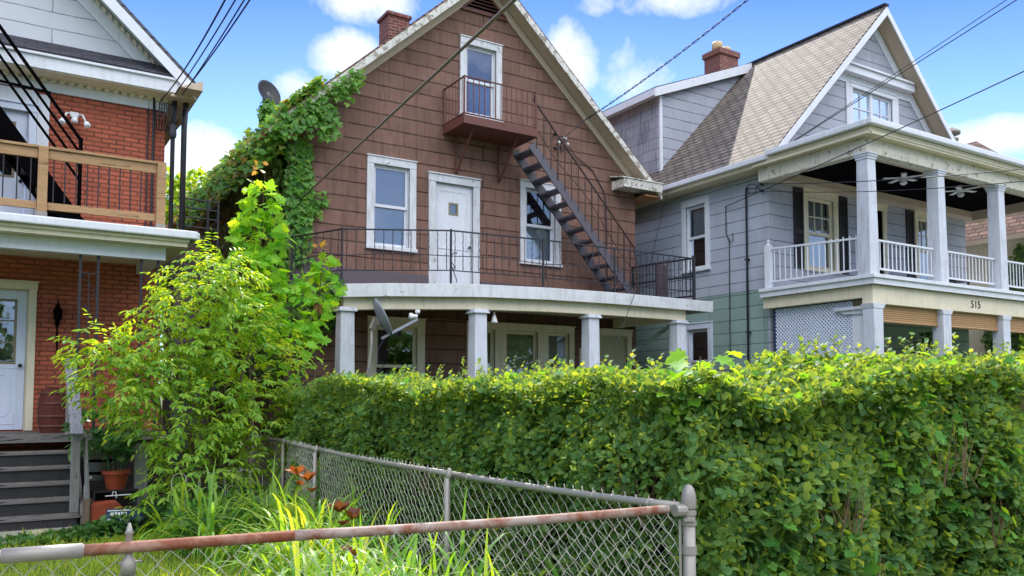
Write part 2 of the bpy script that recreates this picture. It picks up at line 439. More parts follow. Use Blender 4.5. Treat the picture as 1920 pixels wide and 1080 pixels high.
# ---------- shared building pieces
def window(parent, xf, a0, a1, c0, c1, tr=.12, trim="white_old", blind=None, grid=None, style="sash", sillm=None, curtain=None):
    """trim boards, jamb, two sashes, panes and what hangs behind; returns the hole left in the wall"""
    s = .07
    m = MB(xf)
    m.box(a0, a0 + tr, -.02, .035, c0 + s, c1 - tr); m.box(a1 - tr, a1, -.02, .035, c0 + s, c1 - tr)
    m.box(a0, a1, -.02, .042, c1 - tr, c1); m.box(a0 - .02, a1 + .02, -.02, .07, c0, c0 + s)
    m.box(a0 - .015, a1 + .015, -.02, .06, c1, c1 + .025)
    i0, i1, k0, k1 = a0 + tr, a1 - tr, c0 + s, c1 - tr
    for x0, x1 in ((i0 - .003, i0 + .022), (i1 - .022, i1 + .003)): m.box(x0, x1, -.15, -.021, k0, k1)
    m.box(i0 + .022, i1 - .022, -.15, -.021, k1 - .022, k1 + .003); m.box(i0 + .022, i1 - .022, -.15, -.021, k0 - .003, k0 + .02)
    wn = m.build("window", M[trim], parent, bevel=.004)
    i0 += .022; i1 -= .022; k0 += .02; k1 -= .022
    r = .045; mid = (k0 + k1) / 2
    sm = MB(xf); gm = MB(xf)
    if style == "sash":
        for z0, z1, b in ((mid - .02, k1, -.05), (k0, mid + .02, -.085)):
            sm.box(i0, i0 + r, b - .03, b, z0, z1); sm.box(i1 - r, i1, b - .03, b, z0, z1)
            sm.box(i0 + r, i1 - r, b - .03, b, z1 - r, z1); sm.box(i0 + r, i1 - r, b - .03, b, z0, z0 + r + .01)
            gm.add([(i0 + r, b - .018, z0 + r), (i1 - r, b - .018, z0 + r), (i1 - r, b - .018, z1 - r), (i0 + r, b - .018, z1 - r)], [(0, 1, 2, 3)])
            if grid and b in grid[2]:
                for q in range(1, grid[0]):
                    x = i0 + r + (i1 - i0 - 2 * r) * q / grid[0]; sm.box(x - .009, x + .009, b - .017, b - .002, z0 + r + .01, z1 - r)
                for q in range(1, grid[1]):
                    z = z0 + r + (z1 - z0 - 2 * r) * q / grid[1]; sm.box(i0 + r, i1 - r, b - .0165, b - .0025, z - .009, z + .009)
    else:
        b = -.05
        sm.box(i0, i0 + r, b - .03, b, k0, k1); sm.box(i1 - r, i1, b - .03, b, k0, k1)
        sm.box(i0 + r, i1 - r, b - .03, b, k1 - r, k1); sm.box(i0 + r, i1 - r, b - .03, b, k0, k0 + r)
        gm.add([(i0 + r, b - .018, k0 + r), (i1 - r, b - .018, k0 + r), (i1 - r, b - .018, k1 - r), (i0 + r, b - .018, k1 - r)], [(0, 1, 2, 3)])
    sm.build("sash", M["white" if trim != "cream" else "cream"], wn)
    gm.build("glass_pane", M["glass"], wn)
    if blind:
        MB(xf).box(i0 + .01, i1 - .01, -.145, -.138, k1 - (k1 - k0) * blind[0], k1).build("blind", M[blind[1]], wn)
    if curtain:
        vs = []; fs = []; n = 40
        for k in range(n + 1):
            x = i0 + (i1 - i0) * k / n
            b = -.18 + .018 * math.sin(k * 1.55) + .008 * math.sin(k * .6)
            vs += [(x, b, k0 + .03), (x, b, k0 + (k1 - k0) * curtain)]
            if k: fs.append((2 * k - 2, 2 * k, 2 * k + 1, 2 * k - 1))
        MB(xf).add(vs, fs).build("curtain", M["curtain"], wn, smooth=True, recalc=False)
    return rect(a0 + tr, a1 - tr, c0 + s, c1 - tr)

def door(parent, xf, a0, a1, c0, c1, tr, trim, leaf, glass=None, ornament=False, scallop=False, label=None):
    m = MB(xf)
    m.box(a0, a0 + tr, -.02, .04, c0, c1 - tr); m.box(a1 - tr, a1, -.02, .04, c0, c1 - tr); m.box(a0 - .01, a1 + .01, -.02, .05, c1 - tr, c1)
    m.box(a0 - .025, a1 + .025, -.02, .075, c1, c1 + .03)
    for x0, x1 in ((a0 + tr - .003, a0 + tr + .02), (a1 - tr - .02, a1 - tr + .003)): m.box(x0, x1, -.12, -.021, c0, c1 - tr)
    m.box(a0 + tr + .02, a1 - tr - .02, -.12, -.021, c1 - tr - .02, c1 - tr)
    fr = m.build("door_frame", M[trim], parent, bevel=.004)
    i0, i1, k0, k1 = a0 + tr + .024, a1 - tr - .024, c0 + .015, c1 - tr - .024
    dm = MB(xf); b0, b1 = -.075, -.035
    if glass:
        g0, g1, h0, h1 = i0 + glass[0], i1 - glass[0], k0 + (k1 - k0) * glass[1], k0 + (k1 - k0) * glass[2]
        dm.box(i0, g0, b0, b1, k0, k1); dm.box(g1, i1, b0, b1, k0, k1); dm.box(g0, g1, b0, b1, k0, h0); dm.box(g0, g1, b0, b1, h1, k1)
    else:
        dm.box(i0, i1, b0, b1, k0, k1)
    if ornament:
        cx = (i0 + i1) / 2; w = (i1 - i0) * .27; z0 = k0 + .2; z1 = k0 + (k1 - k0) * glass[1] - .16
        c = .07
        pts = [(cx - w + c, z0), (cx + w - c, z0), (cx + w, z0 + c), (cx + w, z1 - c), (cx + w - c, z1), (cx - w + c, z1), (cx - w, z1 - c), (cx - w, z0 + c)]
        for k in range(8):
            p, q = pts[k], pts[(k + 1) % 8]
            dm.tube([(p[0], b1, p[1]), (q[0], b1, q[1])], .011, 6)
        for z in (k0 + .08, k0 + (k1 - k0) * glass[1] - .06): dm.box(i0 + .1, i1 - .1, b1, b1 + .008, z, z + .012)
        for x in (i0 + .09, i1 - .102): dm.box(x, x + .012, b1, b1 + .008, k0 + .092, k0 + (k1 - k0) * glass[1] - .06)
    if scallop:
        # storm-door scrollwork: a wavy inner edge and slanted grooves on the lower panel
        zt = k1 - .1
        for k in range(9):
            x = i0 + .1 + (i1 - i0 - .2) * (k + .5) / 9; dm.prism([(x + .046 * math.cos(q * .52), b1, zt - .046 * abs(math.sin(q * .52))) for q in range(7)][::-1], (0, .008, 0))
        for k in range(16):
            z = k0 + (k1 - k0) * .42 + k * .065
            dm.prism([(i1 - .1 - .03 * math.sin(q * .52), b1, z + .03 - .03 * math.cos(q * .52)) for q in range(7)], (0, .008, 0))
        zb = k0 + (k1 - k0) * .40
        dm.box(i0 + .06, i1 - .06, b1, b1 + .01, zb, zb + .03)
        for k in range(7):
            x = i0 + .1 + k * (i1 - i0 - .2) / 7
            dm.beam((x, b1 + .002, k0 + .12), (x + .12, b1 + .002, zb - .06), .012, .012)
    lf = dm.build("door", M[leaf], parent, bevel=.003)
    if label: lf["label"] = label
    if glass:
        MB(xf).add([(g0, -.055, h0), (g1, -.055, h0), (g1, -.055, h1), (g0, -.055, h1)], [(0, 1, 2, 3)]).build("glass_pane", M["glass"], lf)
        gm = MB(xf)
        for q in range(1, glass[3]): x = g0 + (g1 - g0) * q / glass[3]; gm.box(x - .01, x + .01, -.052, -.04, h0, h1)
        for q in range(1, glass[4]): z = h0 + (h1 - h0) * q / glass[4]; gm.box(g0, g1, -.0515, -.0405, z - .01, z + .01)
        gm.box(g0, g0 + .035, -.053, -.0335, h0, h1).box(g1 - .035, g1, -.053, -.0335, h0, h1).box(g0 + .035, g1 - .035, -.053, -.0335, h1 - .035, h1).box(g0 + .035, g1 - .035, -.053, -.0335, h0, h0 + .035)
        gm.build("glazing_bar", M["tan_frame"], lf)
        MB(xf).box(g0, g1, -.4, -.39, h0, h1).build("blind", M["fill_dark"], lf)  # dark back-plate, painting in the unlit interior behind the glass
    hz = k0 + .95
    MB(xf).tube([(i1 - .06, b1, hz), (i1 - .06, b1 + .05, hz)], .012, 8).lathe([(.012, 0), (.03, .01), (.03, .03), (.012, .045)], (i1 - .06, b1 + .045, hz), 10, axis=(0, 1, 0)).build("handle", M["iron"], lf, smooth=True)
    return rect(a0 + tr, a1 - tr, c0, c1 - tr)

def bars(parent, name, mat, n, p0, p1, h, r, twist=False, h1=None):
    """n equal upright bars between p0 and p1, each its own mesh"""
    p0 = V(p0); p1 = V(p1)
    for k in range(n):
        p = p0.lerp(p1, (k + .5) / n)
        if k == 0:
            m = MB()
            if twist:
                pts = []; rs = []
                for q in range(13):
                    z = h * q / 12; pts.append(p + V((.004 * math.sin(q * 2.1), .004 * math.cos(q * 2.1), z))); rs.append(r * (1.25 if q % 2 else .8))
                m.tube(pts, rs, 5)
            else: m.tube([p, p + V((0, 0, h))], r, 5)
            src = m.build(name, M[mat], parent); base = p
        else: copies(src, parent, [p - base])

# ---------- brick house on the left
BH = thing("brick_house", "red brick house with a white board gable and a wooden railed upper deck", "house", (-2, 14.3, 0))
xf = FR((0, 14.3, 0), (1, 0, 0), (0, -1, 0))
h1 = door(BH, xf, -.52, .5, 1.1, 3.3, .1, "cream", "blue_white", (.12, .47, .94, 2, 3), True, label="white storm door with a glazed upper half at the top of the steps")
h2 = door(BH, xf, -.62, .42, 3.86, 6.0, .1, "blue_white", "blue_white", (.14, .5, .93, 2, 1), False, label="white upper door behind the black fire escape stairs")
poly_wall("wall", rect(-6.2, 2.24, 0, 6.26), [h1, h2], .25, M["brick_red"], BH, xf)
MB().box(-6.2, -5.95, 14.56, 25, 0, 6.2).box(1.99, 2.24, 14.56, 25, 0, 6.2).box(-5.94, 1.98, 24.75, 25, 0, 6.2).build("side_wall", siding("red_brick_side", hexc("a4523f"), hexc("854031"), hexc("55322a"), "yz", .215, .072, .011), BH)
# pale panel beside the upper door
MB(xf).box(.425, .585, -.02, .03, 3.9, 6.2).box(-.7, .42, -.02, .025, 6.04, 6.24).build("panel", M["white"], BH)
apx, apz, sl_ = -2.0, 10.9, .93
gz = lambda x, k=0: apz - sl_ * abs(x - apx) - k
poly_wall("gable", [(-6.2, 6.5), (2.24, 6.5), (2.24, gz(2.24, .05)), (apx, apz - .05), (-6.2, gz(-6.2, .05))], [], .2, M["gable_white"], BH, xf)
MB(xf).box(-6.25, 2.27, 0, .03, 6.262, 6.44).build("frieze", M["white"], BH, bevel=.005)
m = MB(xf).box(-6.6, 2.5, .0, .40, 6.445, 6.47)
for k in range(60):
    x = -5.0 + k * .124
    m.box(x, x + .07, .035, .12, 6.40, 6.443)
m.build("soffit", M["cream"], BH)
MB(xf).box(-6.7, 2.52, .401, .43, 6.46, 6.65).box(-6.7, 2.55, .39, .47, 6.651, 6.69).build("fascia", M["white"], BH, bevel=.006)
MB().prism([(-6.7, 13.83, 6.72), (-6.7, 14.26, 7.02), (-6.7, 14.26, 6.97), (-6.7, 13.83, 6.695)], (9.15, 0, 0)).build("pent_roof", M["roof_dark"], BH)
m = MB()
for s in (-1, 1):
    e = apx + s * 4.62
    q = [(apx, 0, apz), (e, 0, gz(e)), (e, 0, gz(e) + .09), (apx, 0, apz + .12)]
    m.prism([(x, 13.86, z) for x, y, z in q], (0, 11.5, 0))
rf = m.build("roof", siding("slate_roof", hexc("5a5c63"), hexc("45474d"), hexc("222226"), "yz", .3, .1), BH)
m = MB()
for s in (-1, 1):
    m2 = MB()
    e = apx + s * 4.62
    m.prism([(apx, 13.84, apz - .01), (e, 13.84, gz(e, .01)), (e, 13.84, gz(e, .22)), (apx, 13.84, apz - .24)], (0, -.025, 0))
    m.prism([(apx, 13.865, apz - .03), (e, 13.865, gz(e, .03)), (e, 13.865, gz(e, .06)), (apx, 13.865, apz - .07)], (0, .43, 0))
    e2 = apx + s * 4.22
    m.prism([(apx, 14.296, apz - .08), (e2, 14.296, gz(e2, .08)), (e2, 14.296, gz(e2, .40)), (apx, 14.296, apz - .42)], (0, -.03, 0))
    for k in range(46):
        x = apx + s * (.2 + k * .09)
        m2.prism([(x, 14.262, gz(x, .10)), (x + s * .05, 14.262, gz(x + s * .05, .10)), (x + s * .05, 14.262, gz(x + s * .05, .17)), (x, 14.262, gz(x, .17))], (0, -.05, 0))
    m2.build("dentil_trim", M["cream"], rf)
m.build("rake_board", M["white"], rf)
m = MB().prism([(2.3, 13.5, 6.44), (2.66, 13.5, 6.60), (2.66, 13.5, 6.44)], (0, 11.5, 0)).box(2.25, 2.64, 13.87, 25, 6.40, 6.435)
m.build("eave", M["tan_soffit"], rf)
# upper deck: porch roof, cornice, beam
m = MB(); m.box(-6.0, 2.37, 12.36, 14.29, 3.84, 3.90)
m.build("deck", M["stone"], BH)
m = MB().box(-6.0, 2.40, 12.28, 12.36, 3.84, 3.955).box(2.371, 2.44, 12.36, 14.29, 3.84, 3.953); gt = m.build("gutter", M["white"], BH, bevel=.02)
MB().prism([(-6, 12.36, 3.838), (-6, 12.62, 3.74), (-6, 12.36, 3.80)], (8.3, 0, 0)).box(-6.0, 2.28, 12.40, 14.29, 3.735, 3.836).build("cornice", M["cream"], BH)
MB().box(-6.0, 2.03, 12.62, 12.78, 3.55, 3.734).box(1.86, 2.02, 12.781, 14.29, 3.552, 3.733).build("beam", M["white"], BH, bevel=.006)
MB().box(-6.0, 1.85, 12.79, 14.29, 3.70, 3.73).build("porch_ceiling", M["cream"], BH)
# porch floor and skirt
MB().box(-6.0, 2.1, 12.6, 14.29, 1.0, 1.09).build("porch_floor", M["grey_wood"], BH)
MB().box(.96, 2.08, 12.66, 12.7, .02, .99).box(2.04, 2.08, 12.701, 14.29, .02, .99).build("porch_skirt", M["fill_dark"], BH)
# wrought iron posts in pairs
for x in (.95, 1.17, 1.72, 1.94):
    MB().beam((x, 12.7, 1.09), (x, 12.7, 3.55), .035, .035).build("iron_post", M["iron"], BH)
for x in (.95, 1.72):
    m = MB()
    for z in (1.3, 3.3): m.beam((x + .018, 12.7, z), (x + .202, 12.7, z), .015, .015)
    m.beam((x + .11, 12.7, 1.3), (x + .11, 12.7, 3.3), .012, .012)
    for k in range(5):
        z = 1.5 + k * .36; m.tube([(x + .11 + .08 * math.sin(q * .7), 12.7, z + .05 * q) for q in range(8)], .006, 5)
    m.build("iron_scroll", M["iron"], BH)
# deck railing of new wood with black bars
m = MB()
m.beam((-2.6, 12.55, 4.84), (.4, 12.55, 4.84), .04, .13); m.beam((.52, 12.55, 4.84), (1.87, 12.55, 4.84), .04, .13)
m.beam((-2.6, 12.55, 4.925), (.4, 12.55, 4.925), .1, .035); m.beam((.52, 12.55, 4.925), (1.87, 12.55, 4.925), .1, .035)
m.beam((-2.6, 12.55, 4.14), (.4, 12.55, 4.14), .04, .10); m.beam((.52, 12.55, 4.14), (1.87, 12.55, 4.14), .04, .10)
rl = m.build("railing", M["new_wood"], BH, bevel=.004)
for x in (.46, 1.93, -1.6):
    MB().box(x - .058, x + .058, 12.49, 12.61, 4.03, 4.94).build("railing_post", M["new_wood"], rl, bevel=.005)
    MB().box(x - .063, x + .063, 12.485, 12.615, 3.957, 4.05).build("post_bracket", M["galv"], rl)
bars(rl, "baluster", "iron", 10, (.52, 12.55, 4.1), (1.87, 12.55, 4.1), .72, .009)
bars(rl, "baluster", "iron", 9, (-1.0, 12.55, 4.1), (.4, 12.55, 4.1), .72, .009)
# downpipe and conduits at the corner
for x, r in ((2.33, .035), (2.50, .045)):
    MB().tube([(x + .02, 14.1, 6.42), (x, 14.12, 6.0), (x, 14.12, 3.95)], r, 8).build("downpipe", M["iron"], BH, smooth=True)
MB().tube([(2.06, 14.27, 6.5), (2.06, 14.27, 3.96)], .022, 6).tube([(1.98, 14.28, 6.4), (1.98, 14.28, 3.96)], .012, 6).build("conduit", M["iron"], BH)
# side landing with iron rails over the passage
m = MB(); m.box(2.26, 3.2, 14.6, 16.0, 3.80, 3.90); m.box(2.26, 3.2, 14.55, 14.6, 3.55, 3.905)
for x in (2.4, 3.1): m.box(x, x + .08, 14.62, 14.7, 0, 3.80)
ld = m.build("side_landing", M["fill_dark"], BH)
m = MB()
for z in (4.30, 4.46, 4.62, 4.78, 4.93): m.tube([(2.5, 14.6, z + .01), (3.16, 14.6, z)], .014, 5)
for x in (3.0, 3.17): m.tube([(x, 14.6, 3.9), (x, 14.6, 4.95)], .02, 6)
for z in (4.3, 4.62, 4.93): m.tube([(3.17, 14.6, z), (3.17, 16, z)], .014, 5)
m.build("landing_rail", M["iron"], ld)

# ---------- black fire escape stairs on the upper deck
FE = thing("fire_escape_stairs", "black steel fire escape stairs rising past the white upper door of the brick house", "fire escape", (.9, 13.5, 3.9), None)
sl0, sl1 = V((1.05, 13.42, 3.92)), V((-1.15, 13.42, 6.95))
for y in (13.42, 14.1):
    MB().beam((sl0.x, y, sl0.z), (sl1.x, y, sl1.z), .03, .26).build("stringer", M["ceil_black"], FE)
for k in range(11):
    p = sl0.lerp(sl1, (k + .7) / 11.5)
    o = MB().box(p.x - .11, p.x + .11, 13.437, 14.083, p.z - .015, p.z + .015)
    if k == 0: st = o.build("tread", M["iron"], FE); b0 = p
    else: copies(st, FE, [p - b0])
dz = (sl1 - sl0).normalized()
for k, o in enumerate((.9, .70, .50, .30)):
    p = V((.95, 13.4, 4.45 + o)); q = p + dz * 2.9
    MB().tube([p + V((0, 0, 0)), q], .02 if k else .026, 6).build("handrail", M["ceil_black"], FE)
MB().beam((.96, 13.4, 3.91), (.96, 13.4, 5.37), .05, .05).build("newel_post", M["ceil_black"], FE)
MB().beam((-.14, 13.4, 5.6), (-.14, 13.4, 6.95), .04, .04).build("newel_post", M["ceil_black"], FE)
MB().beam((-.1, 13.45, 6.03), (.56, 13.45, 5.98), .03, .03).build("brace", M["ceil_black"], FE)
# ---------- brown shingled house in the middle
SH = thing("shingled_house", "brown shingled house with a steep gable, bowed front porch and ivy on its corner", "house", (8.55, 14.8, 0))
xf = FR((0, 14.8, 0), (1, 0, 0), (0, -1, 0))
hs = []
hs.append(window(SH, xf, 7.97, 8.98, 7.40, 9.08, .14, "white_old", (.42, "sky_reflect_blind")))
hs.append(window(SH, xf, 5.95, 6.99, 4.44, 6.25, .14, "white_old", (.97, "sky_reflect_blind")))
hs.append(window(SH, xf, 9.45, 10.51, 4.44, 6.25, .14, "white_old", None, curtain=.5))
hs.append(door(SH, xf, 7.27, 8.44, 3.70, 6.09, .15, "white_old", "white", (.3, .72, .84, 1, 1), False, True, label="white storm door with a small square window onto the porch roof"))
# ground floor under the porch
hs.append(window(SH, xf, 6.0, 7.2, 1.35, 3.12, .16, "cream", None, curtain=None))
for a0, a1 in ((8.15, 8.95), (8.93, 10.02), (10.0, 10.86)):
    hs.append(window(SH, xf, a0 + (.021 if a0 > 8.5 else 0), a1, 1.5, 3.13, .13, "cream", (.99, "shade"), style="fixed"))
hs.append(door(SH, xf, 11.45, 12.5, .9, 3.12, .13, "cream", "shade", None, False, label="cream front door under the porch"))
gx, gzz = 8.555, 10.46
roofz = lambda x: gzz - .9 * abs(x - gx)
poly_wall("wall", [(4.45, 0), (12.66, 0), (12.66, roofz(12.66) - .06), (gx, gzz - .06), (4.45, roofz(4.45) - .06)], hs, .22, M["brown"], SH, xf)
MB().box(4.45, 4.67, 15.02, 26, 0, 6.62).box(12.44, 12.66, 15.02, 26, 0, 6.62).box(4.68, 12.43, 25.78, 26, 0, 6.6).build("side_wall", M["brown_side"], SH)
# roof slabs, rakes, eaves
m = MB(); rb = MB(); sf = MB()
for s in (-1, 1):
    e = gx + s * 4.6
    m.prism([(gx, 14.42, gzz + .02), (e, 14.42, roofz(e) + .02), (e, 14.42, roofz(e) + .10), (gx, 14.42, gzz + .12)], (0, 12, 0))
    rb.prism([(gx, 14.40, gzz + .06), (e, 14.40, roofz(e) + .06), (e, 14.40, roofz(e) - .10), (gx, 14.40, gzz - .12)], (0, .035, 0))
    sf.prism([(gx, 14.436, gzz - .02), (e, 14.436, roofz(e) - .02), (e, 14.436, roofz(e) - .06), (gx, 14.436, gzz - .06)], (0, .36, 0))
    w0 = gx + s * 4.08
    sf.prism([(gx, 14.76, gzz - .08), (w0, 14.76, roofz(w0) - .08), (w0, 14.76, roofz(w0) - .26), (gx, 14.76, gzz - .27)], (0, .036, 0))
rf = m.build("roof", M["roof_brown"], SH)
rb.build("rake_board", M["white_peel"], rf)
sf.build("rake_soffit", M["tan_soffit"], rf)
for x0, x1, x2, x3 in ((3.98, 4.44, 3.945, 3.979), (12.67, 13.12, 13.121, 13.155)): MB().box(x0, x1, 14.43, 26, 6.26, 6.30).box(x2, x3, 14.43, 26, 6.26, 6.42).build("eave", M["orange_wood"], rf)
# boxed cornice return at the right-hand eave
MB().box(11.98, 13.05, 14.36, 14.78, 6.38, 6.42).box(11.95, 13.10, 14.33, 14.36, 6.36, 6.56).box(11.95, 11.98, 14.361, 14.78, 6.36, 6.56).prism([(11.9, 14.31, 6.562), (13.12, 14.31, 6.562), (13.12, 14.79, 6.66), (11.9, 14.79, 6.66)], (0, 0, .025)).build("cornice_return", M["white_peel"], SH, bevel=.006)
MB().box(7.45, 7.98, 17.3, 17.85, 8.6, 10.42).box(7.41, 8.02, 17.26, 17.89, 10.421, 10.50).build("chimney", M["chimney_brick"], rf)
# louvred attic vent under the ridge
m = MB(xf)
for s in (-1, 1): m.beam((gx, .02, 10.16), (gx + s * .52, .02, 9.72), .05, .05, (0, 1, 0))
m.box(gx - .55, gx + .55, .0, .045, 9.66, 9.715)
for k in range(5):
    z = 9.745 + k * .075; hw = .5 - (z - 9.72) * 1.15
    m.prism([(gx - hw, .005, z), (gx + hw, .005, z), (gx + hw - .02, .035, z - .02), (gx - hw + .02, .035, z - .02)], (0, 0, .014))
vt = m.build("attic_vent", M["rust_iron"], SH)
MB(xf).prism([(gx - .5, .003, 9.72), (gx + .5, .003, 9.72), (gx, .003, 10.14)], (0, .002, 0)).build("vent_backing", M["ceil_black"], vt)
# dark flashing at the foot of the upper wall
MB(xf).prism([(4.46, 0, 3.66), (4.46, .1, 3.66), (4.46, .03, 4.02), (4.46, 0, 4.02)], (2.80, 0, 0)).prism([(8.46, 0, 3.66), (8.46, .1, 3.66), (8.46, .03, 3.98), (8.46, 0, 3.98)], (4.18, 0, 0)).build("flashing", M["flash"], SH)

# porch: bowed front edge
edge = [(4.85, 13.2, 3.49), (5.6, 12.88, 3.52), (7.18, 12.55, 3.575), (8.6, 12.43, 3.60), (10.05, 12.4, 3.61), (11.4, 12.41, 3.605), (12.75, 12.45, 3.60)]
def edge_at(x):
    for p, q in zip(edge, edge[1:]):
        if x <= q[0] or q is edge[-1]:
            f = (x - p[0]) / (q[0] - p[0]); return V(p).lerp(V(q), f)
m = MB()
n = len(edge)
vs = [V(p) + V((0, .03, 0)) for p in edge] + [V((p[0], 14.79, 3.66)) for p in edge]
m.add(vs, [(i, i + 1, n + i + 1, n + i) for i in range(n - 1)])
m.add([p - V((0, 0, .05)) for p in vs], [(n + i, n + i + 1, i + 1, i) for i in range(n - 1)])
pr = m.build("porch_roof", M["flash"], SH)
def strip(name, mat, dz0, dz1, dy0, dy1, x0=None, x1=None, bev=.006):
    pts = [V(p) for p in edge]
    if x0 is not None: pts = [edge_at(x0)] + [p for p in pts if x0 < p.x < x1] + [edge_at(x1)]
    vs = []; fs = []
    for p in pts: vs += [p + V((0, dy0, dz0)), p + V((0, dy1, dz0)), p + V((0, dy1, dz1)), p + V((0, dy0, dz1))]
    for i in range(len(pts) - 1):
        a = i * 4; b = a + 4
        fs += [(a, a + 1, b + 1, b), (a + 1, a + 2, b + 2, b + 1), (a + 2, a + 3, b + 3, b + 2), (a + 3, a, b, b + 3)]
    fs += [(3, 2, 1, 0), tuple(len(vs) - 4 + k for k in range(4))]
    return MB().add(vs, fs).build(name, M[mat], SH, bevel=bev)
strip("fascia", "white_old", -.225, .0, 0, .03)
MB().box(12.75, 12.78, 12.46, 14.78, 3.39, 3.61).box(4.82, 4.85, 13.25, 14.78, 3.28, 3.52).build("side_fascia", M["white_old"], SH)
strip("beam", "cream", -.43, -.20, .14, .32, 4.95, 12.1)
MB().box(4.86, 4.98, 13.4, 14.78, 3.08, 3.26).build("side_beam", M["orange_wood"], SH)
MB().box(11.95, 12.09, 12.74, 14.78, 3.175, 3.40).build("side_beam", M["cream"], SH)
MB().prism([(4.99, 13.35, 3.37), (7.2, 12.88, 3.37), (11.94, 12.74, 3.37), (11.94, 14.78, 3.37), (4.99, 14.78, 3.37)], (0, 0, .03)).build("porch_ceiling", M["tan_soffit"], SH)
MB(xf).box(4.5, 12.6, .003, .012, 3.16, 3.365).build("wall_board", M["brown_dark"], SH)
for cx, cy, ct in ((4.97, 13.25, 3.10), (7.22, 12.70, 3.14), (9.62, 12.57, 3.165), (11.87, 12.57, 3.165)):
    h = .125
    m = MB()
    m.add([(cx + i * h * k, cy + j * h * k, z) for z, k in ((.9, 1.12), (ct - .07, .95)) for i, j in ((-1, -1), (1, -1), (1, 1), (-1, 1))],
          [(0, 1, 5, 4), (1, 2, 6, 5), (2, 3, 7, 6), (3, 0, 4, 7)])
    cl = m.build("column", M["column"], SH, bevel=.006)
    MB().box(cx - .16, cx + .16, cy - .16, cy + .16, ct - .07, ct - .035).box(cx - .145, cx + .145, cy - .145, cy + .145, ct - .035, ct).build("capital", M["column"], cl, bevel=.006)
MB().box(4.85, 12.4, 12.5, 14.57, .78, .88).build("porch_floor", M["grey_wood"], SH)
MB().box(4.9, 12.3, 12.56, 12.6, .02, .77).build("porch_skirt", M["fill_dark"], SH)
MB().beam((12.0, 14.1, 2.62), (12.72, 13.4, 3.3), .05, .09).build("brace", M["green_f"], SH)

# iron railing round the porch roof
pts = [V((4.46, 14.6, 3.7)), V((4.9, 13.25, 3.5)), V((6.68, 12.70, 3.57)), V((8.5, 12.52, 3.6)), V((10.15, 12.48, 3.61)), V((12.28, 12.52, 3.6))]
m = MB()
tops = [V((p.x, p.y, z)) for p, z in zip(pts, (4.47, 4.43, 4.50, 4.49, 4.48, 4.48))]
for p, q in zip(tops, tops[1:]):
    m.beam(p, q, .035, .022); m.beam(p - V((0, 0, .70)), q - V((0, 0, .70)), .028, .016)
    mid = (p + q) / 2
    m.tube([p - V((0, 0, .45)), mid - V((0, 0, .40)), q - V((0, 0, .45))], .008, 5)
rl = m.build("porch_railing", M["iron"], SH)
for k, p in enumerate(tops):
    m = MB().beam(pts[k], p + V((0, 0, .03)), .03, .03)
    m.build("railing_post", M["iron"], rl)
for k in (2, 3, 4):
    m = MB()
    p = pts[k] + V((.06, .02, .12)); c = []
    for q in range(28):
        a = q * .33; rr = .012 + .0022 * q
        c.append(p + V((rr * math.sin(a), 0, .12 + .013 * q + rr * math.cos(a))))
    m.tube(c, .007, 5)
    m.tube([pts[k] + V((.02, 0, .30)), pts[k] + V((.12, 0, .05)), pts[k] + V((.1, 0, .02))], .008, 5)
    m.build("scroll", M["iron"], rl)
for k, n in ((0, 7), (1, 12), (2, 12), (3, 11), (4, 14)):
    bars(rl, "baluster", "iron", n, tops[k] - V((0, 0, .70)), tops[k + 1] - V((0, 0, .70)), .69, .0075, True)
# gate-like return on the right with two rails
m = MB()
a, b = V((12.33, 12.56, 3.6)), V((12.33, 14.5, 3.66))
for z in (.90, .52, .1): m.beam(a + V((0, 0, z)), b + V((0, 0, z)), .04, .035)
m.beam(a, a + V((0, 0, .95)), .05, .05); m.beam(a + V((.1, .1, 0)), a + V((.1, .1, .78)), .05, .05); m.beam(b, b + V((0, 0, .92)), .05, .05)
m.beam(V((12.33, 13.7, 3.64)), V((12.33, 13.7, 4.5)), .05, .05)
gt = m.build("side_railing", M["iron"], SH)
bars(gt, "baluster", "iron", 16, a + V((0, .05, .1)), b + V((0, -.05, .1)), .80, .009)
MB().box(11.9, 12.2, 13.2, 13.24, 3.66, 4.42).build("railing_panel", M["flash"], SH)

# ---------- fire escape on its gable
FE2 = thing("fire_escape", "rust brown metal fire escape balcony and stairs on the brown shingled gable", "fire escape", (8.45, 14.3, 6.95))
m = MB(); x0, x1, y0, y1 = 7.58, 9.32, 13.9, 14.795
m.box(x0, x1, y0, y0 + .03, 6.93, 7.09); m.box(x0, x0 + .03, y0 + .031, y1, 6.93, 7.09); m.box(x1 - .03, x1, y0 + .031, y1, 6.93, 7.09)
m.box(x0 + .031, x1 - .031, y0 + .031, y1, 6.94, 6.965); 
m.build("platform", M["rust_iron"], FE2)
m = MB()
zt, zb = 7.86, 7.13
for p, q in (((x0 + .02, y1, 0), (x0 + .02, y0 + .02, 0)), ((x0 + .02, y0 + .02, 0), (x1 - .05, y0 + .02, 0))):
    for z in (zt, zb): m.beam(V(p) + V((0, 0, z)), V(q) + V((0, 0, z)), .03, .02)
br = m.build("balcony_railing", M["rust_iron"], FE2)
for p in ((x0 + .02, y1 - .02), (x0 + .02, y0 + .02), (x1 - .05, y0 + .02), (x1 - .02, y0 + .05)):
    MB().beam((p[0], p[1], 6.95), (p[0], p[1], 7.88), .03, .03).build("railing_post", M["rust_iron"], br)
bars(br, "baluster", "rust_iron", 13, (x0 + .04, y0 + .02, zb), (x1 - .06, y0 + .02, zb), .73, .010)
bars(br, "baluster", "rust_iron", 6, (x0 + .02, y0 + .04, zb), (x0 + .02, y1 - .04, zb), .73, .008)
